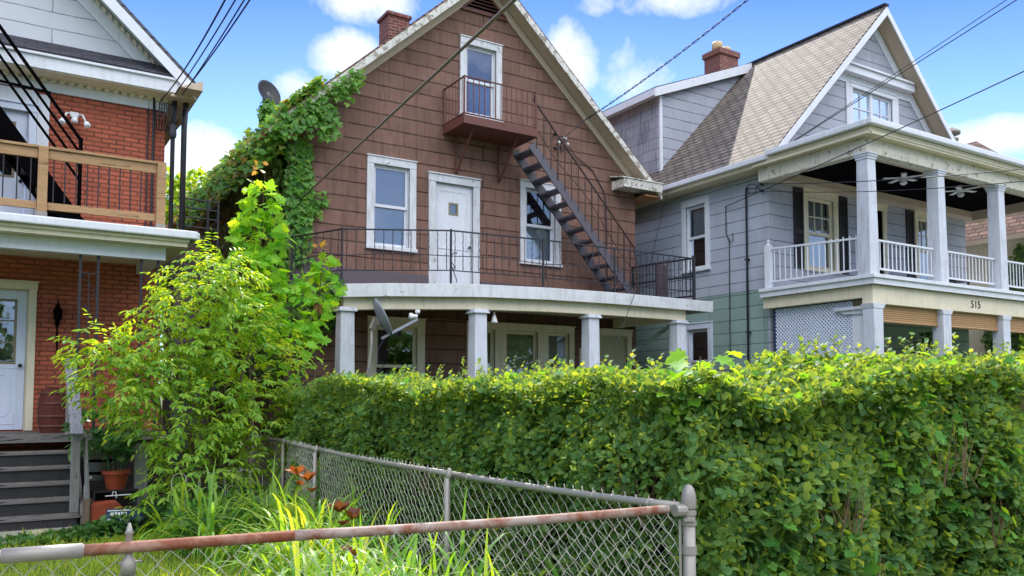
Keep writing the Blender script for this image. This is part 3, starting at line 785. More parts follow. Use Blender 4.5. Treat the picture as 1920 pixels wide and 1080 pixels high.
for x in (7.86, 8.9):
    MB().beam((x, 14.76, 6.12), (x, 14.76, 6.93), .03, .03).beam((x, 14.74, 6.14), (x + .02, 14.05, 6.93), .035, .035).build("bracket", M["rust_iron"], FE2)
s0, s1 = V((9.2, 0, 6.78)), V((11.9, 0, 3.80))
dz = (s1 - s0).normalized()
for y in (13.97, 14.6):
    MB().beam(V((s0.x, y, s0.z)), V((s1.x, y, s1.z)), .03, .19).build("stair_stringer", M["iron_stair"], FE2)
for k in range(12):
    p = s0.lerp(s1, (k + .45) / 12.2)
    if k == 0: tr = MB().box(p.x - .13, p.x + .11, 13.99, 14.58, p.z - .02, p.z + .02).build("tread", M["iron_stair"], FE2); b0 = p
    else: copies(tr, FE2, [p - b0])
h0, h1_ = V((9.25, 13.95, 7.70)), V((11.9, 13.95, 4.90))
m = MB().tube([V((9.27, 13.93, 7.86)), h0, h1_, V((11.98, 13.95, 4.4)), V((11.98, 13.95, 3.7))], .022, 6)
hr = m.build("handrail", M["dark_rust"], FE2)
for k in range(15):
    f = (k + .4) / 15
    p = h0.lerp(h1_, f); lo = s0.lerp(s1, f)
    MB().tube([V((p.x, 13.95, lo.z + .02)), p], .0115 if k % 5 != 3 else .017, 5).build("baluster", M["dark_rust"], hr)
pts = [h0.lerp(h1_, f) - V((0, 0, .5 + .08 * math.sin(f * 9))) for f in [i / 10 for i in range(11)]]
MB().tube(pts, .009, 5).build("mid_rail", M["dark_rust"], hr)

# ---------- satellite dishes
def dish(name, label, c, aim, r, mat, arm, mast, base, cat="satellite dish"):
    D = thing(name, label, cat, base)
    aim = V(aim).normalized(); c = V(c)
    prof = [(r * k / 7, .22 * r * (k / 7) ** 2) for k in range(1, 8)]
    vs = []; fs = []; n = 24
    q = V((0, 0, 1)).rotation_difference(aim).to_matrix()
    for off in (0, -.012):
        st = len(vs); vs.append(c + q @ V((0, 0, off)))
        for rr, z in prof:
            for k in range(n): vs.append(c + q @ V((rr * math.cos(6.2832 * k / n) * .94, rr * math.sin(6.2832 * k / n), z + off)))
        for k in range(n): fs.append((st, st + 1 + k, st + 1 + (k + 1) % n) if off == 0 else (st, st + 1 + (k + 1) % n, st + 1 + k))
        for i in range(6):
            for k in range(n):
                a = st + 1 + i * n + k; b = st + 1 + i * n + (k + 1) % n
                fs.append((a, a + n, b + n, b) if off == 0 else (a, b, b + n, a + n))
    o1 = 1 + 6 * n; o2 = 1 + 7 * n + 1 + 6 * n
    for k in range(n): fs.append((o1 + k, o2 + k, o2 + (k + 1) % n, o1 + (k + 1) % n))
    MB().add(vs, fs).build("reflector", M[mat], D, smooth=True)
    if arm:
        a0, a1 = V(arm[0]), V(arm[1])
        am = MB().beam(a0, a1, .03, .045).build("feed_arm", M["dish"], D, bevel=.004)
        q2 = (c - a1).normalized()
        MB().lathe([(.02, 0), (.035, .01), (.035, .07), (.055, .10), (.055, .14), (.03, .15)], a1 + V((0, 0, .05)), 12, axis=q2).lathe([(.03, 0), (.045, .02), (.045, .06), (.02, .07)], a1 + V((.02, .03, .10)), 10, axis=(0, .3, 1)).build("receiver", M["plastic_white"], am, smooth=True)
    m = MB().tube(mast, .024, 8); m.build("mast", M["galv"], D, smooth=True)
    b = c - aim * .05
    MB().beam(b, V(mast[-1]), .06, .10).box(b.x - .05, b.x + .05, b.y - .04, b.y + .05, b.z - .09, b.z + .05).build("bracket", M["galv"], D)
    return D
dish("satellite_dish", "grey satellite dish with a long feed arm on the porch column of the brown house", (5.47, 13.0, 2.92), (.86, -.22, .42), .36, "dish", ((5.5, 12.95, 2.58), (6.12, 12.85, 2.93)),
     [(5.2, 12.95, 1.75), (5.28, 12.95, 2.1), (5.33, 12.97, 2.45), (5.34, 12.98, 2.72)], (5.2, 12.95, 1.75))
MB().tube([(5.52, 12.9, 2.56), (5.42, 12.9, 2.4), (5.42, 12.9, 2.2), (5.55, 12.88, 2.16), (5.35, 12.9, 1.95), (5.28, 12.92, 1.75)], .008, 5).build("dish_cable", M["cable"], bpy.data.objects["satellite_dish"])
dish("satellite_dish", "small dark round satellite dish above the ivy at the roof corner", (4.14, 15.2, 7.22), (.35, -.78, .3), .27, "dish_dark", None, [(4.3, 15.25, 6.45), (4.28, 15.25, 6.9), (4.22, 15.25, 7.15)], (4.3, 15.25, 6.45))
# ---------- grey house on the right
GH = thing("grey_house", "grey shingled house numbered 515 with white columns on a two storey porch", "house", (17.8, 12, 0))
xf = FR((0, 12.0, 0), (1, 0, 0), (0, -1, 0))           # front wall
xs = FR((14.0, 0, 0), (0, 1, 0), (-1, 0, 0))           # side wall, a = world y
hf = []; hsd = []; lo = []; ls = []
hf.append(window(GH, xf, 15.12, 16.32, 4.40, 6.22, .15, "cream", None, (3, 2, (-.05,)), curtain=.98))
hf.append(window(GH, xf, 19.32, 20.34, 4.40, 6.22, .13, "cream", None, (3, 2, (-.05,)), curtain=.98))
hf.append(door(GH, xf, 17.1, 18.15, 3.9, 6.2, .14, "cream", "white", (.14, .45, .93, 1, 1), label="white half glazed door onto the upper porch"))
hsd.append(window(GH, xs, 13.72, 14.62, 4.55, 6.27, .13, "white", None, None, curtain=.98))
# lower storey is painted green
ls.append(window(GH, xs, 13.68, 14.62, 1.6, 3.32, .13, "blue_white", (.97, "tan_soffit")))
lo.append(window(GH, xf, 14.9, 16.4, 1.4, 3.0, .13, "cream", None, curtain=.98))
lo.append(door(GH, xf, 17.0, 18.1, .75, 2.95, .13, "cream", "white", (.14, .3, .93, 1, 1), label="white glazed door under the lower porch"))
lo.append(window(GH, xf, 19.2, 20.4, 1.4, 3.0, .13, "cream", None, curtain=.98))
poly_wall("wall", rect(14.0, 21.62, 3.93, 6.9), hf, .2, M["gray_f"], GH, xf)
poly_wall("wall", rect(12.2, 25, 3.93, 6.62), hsd, .2, M["gray_s"], GH, xs)
poly_wall("lower_wall", rect(14.012, 21.61, 0, 3.929), lo, .18, M["green_f"], GH, xf)
poly_wall("lower_wall", rect(12.19, 25, 0, 3.929), ls, .2, M["green_s"], GH, FR((14.008, 0, 0), (0, 1, 0), (-1, 0, 0)))
MB().box(21.42, 21.62, 12.21, 25, 0, 6.6).box(14.21, 21.41, 24.8, 25, 0, 6.6).build("side_wall", M["gray_s"], GH)
MB().box(13.985, 14.06, 11.985, 12.05, .02, 6.6).build("corner_board", M["gray_f"], GH)
gx2, gz2, k2 = 17.8, 10.86, 1.02
rz = lambda x: gz2 - k2 * abs(x - gx2)
wh = window(GH, xf, 16.86, 18.62, 7.95, 9.0, .10, "white", None, None, style="fixed")
poly_wall("gable", [(13.95, 6.901), (21.65, 6.901), (gx2, gz2 - .1)], [wh], .18, M["gray_f"], GH, xf)
# the window's mullion and bars
mm = MB(xf).box(17.69, 17.79, -.08, -.02, 8.03, 8.9)
for x in (17.34, 18.14): mm.box(x - .012, x + .012, -.066, -.045, 8.06, 8.87)
for z in (8.46,): mm.box(17.0, 17.689, -.0655, -.0455, z - .012, z + .012); mm.box(17.791, 18.48, -.0655, -.0455, z - .012, z + .012)
mm.build("mullion", M["white"], GH)
# gable trim
m = MB(xf)
m.box(16.40, 19.2, .0, .20, 9.16, 9.33); m.box(16.47, 19.13, .0, .25, 9.331, 9.38)
m.box(16.2, 19.4, .0, .03, 8.98, 9.159)
for s in (-1, 1):
    m.prism([(gx2, 0, gz2 - .12), (gx2 + s * 3.55, 0, rz(gx2 + s * 3.55) - .12), (gx2 + s * 3.55, 0, rz(gx2 + s * 3.55) - .40), (gx2, 0, gz2 - .40)], (0, .035, 0))
m.box(16.72, 16.858, 0, .034, 7.2, 8.979); m.box(18.622, 18.76, 0, .034, 7.2, 8.979)
m.build("gable_trim", M["white"], GH, bevel=.006)
# roof
m = MB(); mf = MB(); ms = MB()
for s in (-1, 1):
    e = gx2 + s * 4.2
    q = [(gx2, 0, gz2), (e, 0, rz(e)), (e, 0, rz(e) + .07), (gx2, 0, gz2 + .1)]
    m.prism([(x, 11.60, z) for x, y, z in q], (0, 14, 0))
    mf.prism([(gx2, 11.57, gz2 + .04), (e, 11.57, rz(e) + .04), (e, 11.57, rz(e) - .14), (gx2, 11.57, gz2 - .16)], (0, .03, 0))
    ms.prism([(gx2, 11.601, gz2 - .03), (e, 11.601, rz(e) - .03), (e, 11.601, rz(e) - .06), (gx2, 11.601, gz2 - .06)], (0, .395, 0))
rf = m.build("roof", M["roof_tan"], GH)
MB().beam((gx2, 11.58, gz2 + .10), (gx2, 25.5, gz2 + .10), .16, .05).build("ridge_cap", M["roof_dark"], rf)
mf.build("rake_board", M["white"], rf, bevel=.005); ms.build("rake_soffit", M["tan_soffit"], rf)
MB().box(13.58, 13.99, 9.2, 25, 6.46, 6.50).box(13.56, 13.579, 11.9, 25, 6.46, 6.56).build("eave", M["cream"], rf)
MB().box(13.46, 13.57, 11.6, 25, 6.54, 6.66).build("gutter", M["white"], rf, bevel=.02)
chm = MB().box(19.75, 20.6, 18.8, 19.5, 8.4, 12.82).box(19.7, 20.65, 18.75, 19.55, 12.821, 13.0).build("chimney", M["chimney_brick"], rf)
for x, h in ((20.0, .34), (20.38, .24)): MB().lathe([(.17, 0), (.19, h * .7), (.16, h)], (x, 19.15, 13.001), 12).build("chimney_pot", M["pot_tan"], chm, smooth=True)
# dormer with a shallow shed roof
DF = FR((0, 15.75, 0), (1, 0, 0), (0, -1, 0))
dm = poly_wall("dormer", [(14.35, 7.0), (14.35, 9.42), (17.7, 10.72), (17.7, 10.6)], [], .15, M["gray_f"], GH, DF)
MB().prism([(14.35, 15.91, 7.2), (14.35, 22, 7.2), (14.35, 22, 9.42), (14.35, 15.91, 9.42)], (.12, 0, 0)).build("dormer_cheek", M["gray_d"], dm)
MB().prism([(14.05, 15.6, 9.42), (17.75, 15.6, 10.86), (17.75, 15.6, 10.95), (14.05, 15.6, 9.5)], (0, 6.6, 0)).build("dormer_roof", M["roof_dark"], dm)
MB().prism([(14.03, 15.57, 9.24), (17.6, 15.57, 10.63), (17.6, 15.57, 10.88), (14.03, 15.57, 9.46)], (0, .029, 0)).box(14.02, 14.045, 15.6, 22.2, 9.28, 9.46).box(14.046, 14.34, 15.6, 22.1, 9.36, 9.4).build("dormer_fascia", M["white"], dm)
MB().box(14.31, 14.39, 15.71, 15.76, 7.25, 9.36).build("dormer_corner", M["white"], dm)
# porch roof edge: gutter, soffit, beams, black ceiling
m = MB().box(13.42, 22.2, 9.10, 9.22, 6.60, 6.72).box(13.42, 13.53, 9.221, 11.58, 6.60, 6.72); m.build("gutter", M["white"], GH, bevel=.02)
MB().prism([(13.56, 9.24, 6.64), (22.2, 9.24, 6.64), (22.2, 11.98, 6.84), (14.8, 11.98, 6.84), (13.56, 11.6, 6.64)], (0, 0, .05)).build("porch_roof", M["roof_tan"], GH)
MB().box(13.53, 22.2, 9.22, 9.36, 6.50, 6.6).box(13.54, 13.68, 9.361, 11.99, 6.50, 6.6).box(13.50, 22.2, 9.24, 9.62, 6.462, 6.499).box(13.51, 13.95, 9.621, 11.99, 6.462, 6.499).build("porch_soffit", M["cream"], GH)
MB().box(13.68, 22.2, 9.40, 9.62, 6.17, 6.46).box(13.68, 13.88, 9.621, 11.98, 6.17, 6.46).build("porch_beam", M["cream_peel"], GH, bevel=.006)
MB().box(13.881, 22.2, 9.621, 9.66, 6.16, 6.44).box(13.881, 22.2, 11.7, 11.98, 6.24, 6.44).box(21.4, 21.6, 9.661, 11.699, 6.17, 6.44).build("inner_beam", M["tan_soffit"], GH)
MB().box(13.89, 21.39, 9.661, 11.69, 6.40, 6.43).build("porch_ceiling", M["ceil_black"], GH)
# upper deck
MB().box(13.62, 22.2, 9.26, 11.98, 3.80, 3.87).build("deck", M["white"], GH, bevel=.006)
MB().box(13.66, 22.2, 9.30, 9.36, 3.69, 3.799).box(13.66, 13.72, 9.361, 11.98, 3.69, 3.799).build("deck_edge", M["white"], GH)
MB().box(13.76, 22.2, 9.40, 9.62, 3.34, 3.689).box(13.76, 13.96, 9.621, 11.98, 3.46, 3.689).build("lower_beam", M["cream"], GH, bevel=.005)
MB().box(13.961, 22.2, 9.621, 11.98, 3.64, 3.67).build("lower_ceiling", M["tan_soffit"], GH)
for k in range(4):
    cx = 13.80 + 2.27 * k; cy = 9.5; h = .125
    m = MB().add([(cx + i * h * q, cy + j * h * q, z) for z, q in ((3.871, 1.12), (6.1, .95)) for i, j in ((-1, -1), (1, -1), (1, 1), (-1, 1))], [(0, 1, 5, 4), (1, 2, 6, 5), (2, 3, 7, 6), (3, 0, 4, 7)])
    cl = m.build("column", M["column"], GH, bevel=.006)
    MB().box(cx - .15, cx + .15, cy - .15, cy + .15, 6.10, 6.14).box(cx - .135, cx + .135, cy - .135, cy + .135, 6.05, 6.10).box(cx - .165, cx + .165, cy - .165, cy + .165, 6.141, 6.17).build("capital", M["column"], cl, bevel=.006)
    cx = 13.90 + 2.24 * k
    m = MB().box(cx - .14, cx + .14, cy - .12, cy + .12, .7, 3.26)
    cl = m.build("lower_column", M["column"], GH, bevel=.008)
    MB().prism([(cx - .18, cy - .13, 3.339), (cx + .18, cy - .13, 3.339), (cx + .15, cy - .13, 3.25), (cx - .15, cy - .13, 3.25)], (0, .26, 0)).prism([(cx + .141, cy - .10, 3.339), (cx + .26, cy - .10, 3.339), (cx + .141, cy - .10, 3.22)], (0, .2, 0)).build("bracket", M["column"], cl)
MB().box(13.8, 22.2, 9.42, 11.98, .6, .7).box(13.8, 22.2, 9.45, 9.5, .02, .59).build("lower_floor", M["grey_wood"], GH)
# white railings
m = MB()
for k in range(4):
    x0 = 13.80 + 2.27 * k + .17; x1 = x0 + 1.93 if k < 3 else 22.1
    m.beam((x0, 9.5, 4.56), (x1, 9.5, 4.56), .05, .035); m.beam((x0, 9.5, 4.02), (x1, 9.5, 4.02), .04, .035)
m.beam((13.8, 9.66, 4.6), (13.8, 11.8, 4.72), .05, .035); m.beam((13.8, 9.66, 4.0), (13.8, 11.8, 4.02), .04, .035)
rl = m.build("railing", M["white"], GH)
MB().box(13.73, 13.85, 11.78, 11.9, 3.87, 4.78).lathe([(.06, 0), (.065, .02), (.02, .06), (.035, .10), (.0, .16)], (13.79, 11.84, 4.78), 8).build("railing_post", M["white"], rl)
for k in range(4): bars(rl, "baluster", "white", 15, (13.80 + 2.27 * k + .17, 9.5, 4.0), (13.80 + 2.27 * k + 2.10, 9.5, 4.0), .55, .012)
bars(rl, "baluster", "white", 15, (13.8, 9.68, 4.0), (13.8, 11.76, 4.0), .68, .012)
# shutters
m0 = None
for x in (14.80, 16.36, 18.96, 20.38):
    m = MB(xf).box(x, x + .3, .0, .012, 4.43, 6.22)
    m.box(x, x + .04, .013, .035, 4.43, 6.22); m.box(x + .26, x + .3, .013, .035, 4.43, 6.22)
    for z in (4.43, 5.2, 6.14): m.box(x + .041, x + .259, .013, .034, z, z + .08)
    for k in range(26):
        z = 4.52 + k * .063
        if not 5.17 < z < 5.28: m.prism([(x + .041, .013, z + .03), (x + .041, .03, z), (x + .041, .03, z + .008), (x + .041, .013, z + .038)], (.218, 0, 0))
    m.build("shutter", M["shutter"], GH)
# lattice screen on the porch side
m = MB(); lx = 13.93
y0, y1, z0, z1 = 9.95, 11.80, .8, 3.44
d_ = .078
for sgn in (1, -1):
    k = -40
    while k < 60:
        c = k * d_ * 1.0; k += 1
        # line: z = z0 + sgn*(y - y0) + c
        a = max(y0, y0 + (-c) / sgn if sgn > 0 else y0 + (c - (z1 - z0))); b = min(y1, y0 + ((z1 - z0) - c) if sgn > 0 else y0 + c)
        if b - a < .02: continue
        m.beam((lx - .004 * sgn, a, z0 + sgn * (a - y0) + c), (lx - .004 * sgn, b, z0 + sgn * (b - y0) + c), .006, .027, V((0, -sgn, 1)))
la = m.build("lattice", M["blue_white"], GH)
MB().box(lx - .015, lx + .015, 9.64, 9.95, .8, 3.3).build("lattice_board", M["white"], la)
MB().box(lx - .02, lx + .02, 9.62, 11.84, 3.44, 3.47).box(lx - .02, lx + .02, 11.80, 11.84, .8, 3.44).box(lx - .02, lx + .02, 9.62, 9.64, .8, 3.29).build("lattice_frame", M["sign_blue"], la)
MB().box(lx - .10, lx + .03, 9.6, 10.3, 3.26, 3.32).prism([(lx - .06, 9.64, 3.259), (lx - .06, 10.25, 3.259), (lx - .06, 10.1, 3.19), (lx - .06, 9.64, 3.17)], (.08, 0, 0)).build("bracket", M["column"], la)
# rolled bamboo blinds
for k in range(3):
    x0 = 13.90 + 2.24 * k + .16; x1 = x0 + 1.92
    m = MB().box(x0, x1, 9.50, 9.515, 3.05, 3.335)
    for q in range(7): m.tube([(x0, 9.497, 3.07 + q * .04), (x1, 9.497, 3.07 + q * .04)], .007, 5)
    m.tube([(x0 - .01, 9.51, 3.03), (x1 + .01, 9.51, 3.03)], .03, 8)
    m.build("rolled_blind", M["blind"], GH)
def text_mesh(name, s, size, mat, parent, xf, a, b, c, th=.008):
    cu = bpy.data.curves.new(name, "FONT"); cu.body = s; cu.size = size; cu.extrude = th / 2; cu.align_x = "CENTER"; cu.space_character = 1.15
    o = bpy.data.objects.new(name, cu); COL.objects.link(o)
    me = bpy.data.meshes.new_from_object(o.evaluated_get(bpy.context.evaluated_depsgraph_get()))
    bpy.data.objects.remove(o); bpy.data.curves.remove(cu)
    off = OFF[parent.name]
    for v in me.vertices: v.co = V(xf(a + v.co.x, b + v.co.z, c + v.co.y)) - off
    me.materials.clear(); me.name = name
    return link(name, me, mat, parent)
text_mesh("house_number", "515", .22, M["ink"], GH, FR((0, 9.40, 0), (1, 0, 0), (0, -1, 0)), 17.22, .006, 3.44)
# ceiling fans
for i, (x, y) in enumerate(((16.4, 10.4), (18.5, 10.35))):
    F = thing("ceiling_fan", ("white ceiling fan on the black porch ceiling, nearer the corner column", "white ceiling fan with a lamp on the black porch ceiling, farther along the porch")[i], "ceiling fan", (x, y, 6.4), "fans on the upper porch ceiling")
    MB().lathe([(.06, 0), (.07, -.02), (.015, -.03), (.015, -.07), (.09, -.08), (.10, -.13), (.06, -.16)], (x, y, 6.40), 14).build("motor", M["plastic_white"], F, smooth=True)
    for k in range(5):
        a = k * 1.2566 + i
        o = MB().beam((x + .1 * math.cos(a), y + .1 * math.sin(a), 6.29), (x + .42 * math.cos(a), y + .42 * math.sin(a), 6.285), .10, .01).build("blade", M["plastic_white"], F)
    MB().lathe([(.03, 0), (.07, -.03), (.075, -.07), (.04, -.10)], (x, y, 6.24), 12).build("lamp_globe", M["plastic_white"], F, smooth=True)
# meter conduit and wires on the side wall
U = thing("service_conduit", "black electric service conduit with looped wires on the grey side wall", "conduit", (13.95, 12.55, 2.0))
MB().tube([(13.94, 12.58, 1.2), (13.94, 12.56, 6.1), (13.92, 12.53, 6.2), (13.90, 12.48, 6.16)], .022, 8).build("pipe", M["cable"], U, smooth=True)
for z in (3.0, 4.6): MB().box(13.9, 13.99, 12.52, 12.61, z, z + .03).build("clamp", M["iron"], U)
for k, z in enumerate((6.33, 6.19, 6.05)):
    MB().lathe([(.012, 0), (.03, .015), (.02, .04), (.03, .06), (.015, .08)], (13.985, 12.12, z), 10, axis=(-1, 0, 0)).build("insulator", M["fill_dark"], U, smooth=True)
    MB().tube([(13.9, 12.5, 6.18), (13.88, 12.42, 6.05 + .1 * k), (13.9, 12.27, 6.02 + .1 * k), (13.92, 12.12, z)], .009, 5).build("drip_loop", M["cable"], U)
MB().tube([(13.98, 13.2, 5.91), (13.97, 13.19, 5.3), (13.97, 13.1, 5.1), (13.97, 13.12, 3.0), (13.97, 13.12, 1.4)], .011, 5).build("cable_drop", M["cable"], U)
MB().tube([(13.97, 13.0, 5.28), (13.96, 12.98, 5.1), (13.96, 13.06, 5.08), (13.97, 13.1, 5.2)], .008, 5).build("cable_loop", M["cable"], U)

# ---------- neighbour farther right
RH = thing("cream_house", "cream house with a brown hip roof behind the porch of the grey house", "house", (27, 15, 0))
MB().box(23.6, 31, 11.0, 24, 0, 6.05).build("wall", M["cream"], RH)
m = MB().add([(23.1, 10.5, 5.95), (31.5, 10.5, 5.95), (31.5, 24.5, 5.95), (23.1, 24.5, 5.95), (27.3, 14.7, 10.05), (27.3, 20.3, 10.05)], [(0, 1, 4), (1, 2, 5, 4), (2, 3, 5), (3, 0, 4, 5), (3, 2, 1, 0)])
m.build("roof", M["roof_brown"], RH)
MB().box(23.06, 31.5, 10.46, 10.52, 5.83, 5.96).box(23.06, 23.12, 10.52, 24.5, 5.83, 5.96).build("eave", M["tan_soffit"], RH)
VS = thing("chimney_stack", "grey metal chimney stack behind the right rake of the grey gable", "chimney", (22.4, 12.75, 5.7))
MB().lathe([(.16, 0), (.16, 3.0), (.19, 3.02), (.19, 3.08), (.14, 3.1)], (22.4, 12.75, 5.7), 16).build("pipe", M["galv"], VS, smooth=True)
MB().lathe([(.24, 0), (.24, .08), (.05, .2)], (22.4, 12.75, 8.9), 16).build("cap", M["galv"], VS, smooth=True)
# ---------- leaf and blade makers
def norm(a): return a / np.maximum(np.linalg.norm(a, axis=-1, keepdims=True), 1e-6)
OVAL = (np.array([(0, 0, 0), (.30, .30, .06), (.34, .62, .07), (0, 1, -.04), (-.34, .62, .07), (-.30, .30, .06)], float), [(0, 1, 2, 3), (0, 3, 4, 5)])
LANCE = (np.array([(0, 0, 0), (.17, .28, .05), (.15, .65, .03), (0, 1, -.12), (-.15, .65, .03), (-.17, .28, .05)], float), [(0, 1, 2, 3), (0, 3, 4, 5)])
_lob = [(0, -.02, 0), (.30, -.10, .03), (.27, .12, .03), (.60, .18, .05), (.40, .36, .06), (.62, .62, .02), (.30, .60, .05), (.26, .80, .02), (0, 1.05, -.05),
        (-.26, .80, .02), (-.30, .60, .05), (-.62, .62, .02), (-.40, .36, .06), (-.60, .18, .05), (-.27, .12, .03), (-.30, -.10, .03), (0, .35, -.03)]
LOBED = (np.array(_lob, float), [(16, i, i + 1) for i in range(15)] + [(16, 15, 0)])
IVYL = (np.array([(0, 0, 0), (.42, .02, .04), (.52, .40, .05), (.30, .52, .04), (0, 1, -.06), (-.30, .52, .04), (-.52, .40, .05), (-.42, .02, .04), (0, .4, -.02)], float), [(8, i, (i + 1) % 8) for i in range(8)])

def np_mesh(name, verts, faces_flat, loops, mat, parent, smooth=False, kind=None):
    me = bpy.data.meshes.new(name)
    me.vertices.add(len(verts)); me.vertices.foreach_set("co", verts.astype(np.float32).ravel())
    me.loops.add(len(faces_flat)); me.loops.foreach_set("vertex_index", faces_flat.astype(np.int32))
    st = np.concatenate([[0], np.cumsum(loops)[:-1]])
    me.polygons.add(len(loops)); me.polygons.foreach_set("loop_start", st.astype(np.int32)); me.polygons.foreach_set("loop_total", loops.astype(np.int32))
    if smooth: me.polygons.foreach_set("use_smooth", np.ones(len(loops), bool))
    me.update(calc_edges=True); me.validate()
    o = link(name, me, mat, parent)
    if kind: o["kind"] = kind
    return o

def leaves(name, mat, parent, P, tip, nrm, size, shape, wvar=.15, kind=None):
    """one mesh of leaf blades: P bases, tip directions, face normals, sizes"""
    n = len(P); T, F = shape
    y = norm(tip); x = norm(np.cross(y, nrm)); z = np.cross(x, y)
    sz = (size if np.ndim(size) else np.full(n, size))[:, None]
    wv = 1 + wvar * RNG.normal(size=(n, 1)).clip(-2, 2)
    vs = (P[:, None, :] + sz[:, None] * (T[None, :, 0:1] * wv[:, None] * x[:, None] + T[None, :, 1:2] * y[:, None] + T[None, :, 2:3] * z[:, None])).reshape(-1, 3)
    off = np.array(OFF[parent.name]) if parent is not None else np.zeros(3)
    k = len(T)
    fl = np.concatenate([np.array(f) for f in F]); lt = np.array([len(f) for f in F])
    ff = (np.arange(n)[:, None] * k + fl[None]).ravel(); ll = np.tile(lt, n)
    return np_mesh(name, vs - off, ff, ll, mat, parent, kind=kind)

def jit(v, s): return v + RNG.normal(size=v.shape) * s

def noise3(p, f=1.0, seed=0):
    r = np.random.default_rng(seed); out = np.zeros(len(p))
    for k in range(7):
        d = r.normal(size=3) * f * (1 + .5 * k); out += np.sin(p @ d + r.uniform(0, 6.28)) / (1 + .4 * k)
    return out / 3.2

def blades(name, mat, parent, P, dirs, length, width, droop, seg=5, kind=None):
    """arching strap leaves"""
    n = len(P)
    d = norm(dirs); side = norm(np.cross(d, np.array([0, 0, 1.0])) + 1e-6)
    vs = np.zeros((n, seg + 1, 2, 3)); p = P.copy(); cur = d.copy()
    for i in range(seg + 1):
        f = i / seg; wd = (width * (1 - f ** 2.2) * (.6 + .4 * min(1, f * 4)))[:, None] * .5 + .0004
        vs[:, i, 0] = p - side * wd; vs[:, i, 1] = p + side * wd
        cur = norm(cur + np.array([0, 0, -1.0]) * (droop * (.25 + f))[:, None] / seg * 1.6)
        p = p + cur * (length / seg)[:, None]
    k = 2 * (seg + 1)
    f0 = np.concatenate([np.array((2 * i, 2 * i + 1, 2 * i + 3, 2 * i + 2)) for i in range(seg)])
    off = np.array(OFF[parent.name]) if parent is not None else np.zeros(3)
    return np_mesh(name, vs.reshape(-1, 3) - off, (np.arange(n)[:, None] * k + f0[None]).ravel(), np.full(n * seg, 4), mat, parent, smooth=True, kind=kind)

G_ = lambda h: hexc(h)
M["privet"] = leafmat("privet_leaf", [G_("4d7545"), G_("5c864d"), G_("3f663f"), G_("739654"), G_("527a48"), G_("7d9b56")], .44, .55, (4.2, 2.5, .6), .2)
M["vine"] = leafmat("vine_leaf", [G_("437d3a"), G_("568f40"), G_("6d9c44"), G_("3f7639")], .45, .55, (4.2, 2.8, .5), .18)
M["boxelder"] = leafmat("box_elder_leaf", [G_("63913a"), G_("7da640"), G_("93b04a"), G_("6a9a3c"), G_("4f8038")], .5, .45, (3.5, 2.4, .5), .3)
M["maple"] = leafmat("maple_leaf", [G_("5c9a36"), G_("7db33e"), G_("93bf48"), G_("6aa53b")], .5, .55, (3.2, 2.2, .5), .15)
M["ivy"] = leafmat("ivy_leaf", [G_("528a3c"), G_("639944"), G_("457433"), G_("7fa64a")], .4, .42, (4.0, 2.3, .5), .3)
M["ivy_side"] = leafmat("shade_toned_ivy_leaf", [G_("4f7038"), G_("42602f"), G_("628043"), G_("77894a")], .35, .45)  # darker copy of the ivy, shade put into the leaf colours
M["ivy_dry"] = leafmat("dry_ivy_leaf", [G_("a09a4c"), G_("a5824f"), G_("7d8a42"), G_("a9704a")], .4, .5, (2.2, 1.8, .6))
M["orange_leaf"] = leafmat("new_orange_leaf", [G_("c58a3c"), G_("b9a04a"), G_("cf9d4a")], .5, .4)
M["daylily"] = leafmat("daylily_blade", [G_("4d8038"), G_("6fa03f"), G_("8fb048"), G_("5d903c"), G_("a5b055")], .45, .42, (2.9, 2.2, .5), .3)
M["grass"] = leafmat("lawn_blade", [G_("628a30"), G_("85a538"), G_("9db042"), G_("6f9832"), G_("b0ab58")], .45, .55, (2.8, 2.1, .5), .2)
M["weed"] = leafmat("dark_weed_leaf", [G_("3c6638"), G_("48753e"), G_("35592f"), G_("5c8448")], .35, .45)
M["petal"] = leafmat("orange_petal", [G_("b8682f"), G_("a5562a"), G_("c27a3c")], .3, .5, (1.0, .9, .6))
M["petal_red"] = leafmat("faded_red_petal", [G_("74462f"), G_("64392a"), G_("8c5e40")], .3, .5, (1.2, .9, .6))
M["far_leaf"] = leafmat("far_tree_leaf", [G_("5a8a38"), G_("6f9c40"), G_("84ab48")], .5, .5, (3.6, 2.1, .5))
M["bark"] = wood("bark", G_("6a5a48"), G_("453a30"), (9, 9, 2))
M["twig"] = wood("twig", G_("7a5f48"), G_("4c3a2e"), (9, 9, 3))
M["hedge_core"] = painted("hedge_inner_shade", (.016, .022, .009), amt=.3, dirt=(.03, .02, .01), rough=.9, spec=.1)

# ---------- chain link fences
def chain_mesh(parent, p0, p1, z0, z1, w=.086, r=.0021):
    p0 = V(p0); p1 = V(p1); L = (p1 - p0).length; u = (p1 - p0) / L; nrm = V((-u.y, u.x, 0))
    n = int(L / (w / 2)); m = MB(); h = w / 2
    k = int((z1 - z0) / h)
    for i in range(n):
        pts = []
        for j in range(k + 1):
            side = ((i + j) % 2) * .5
            a = (i + (0 if (j % 2) else 1) * 1.0) * h if i % 2 == 0 else (i + (1 if (j % 2) else 0) * 1.0) * h
            q = p0 + u * a + nrm * (.004 if j % 2 else -.004) + V((0, 0, z1 - j * h))
            q += nrm * (.014 * math.sin(a * 3.1 + j * .15) + .002 * RNG.normal()) + u * .003 * RNG.normal() + V((0, 0, .010 * math.sin(a * 2.3) + .0025 * RNG.normal()))
            pts.append(q)
        pts[0] = pts[0] + V((0, 0, .004)); m.tube([pts[0] + u * .006 + V((0, 0, .022))] + pts, r, 3, cap=False)
    return m.build("wire_mesh", M["wire"], parent, recalc=False)

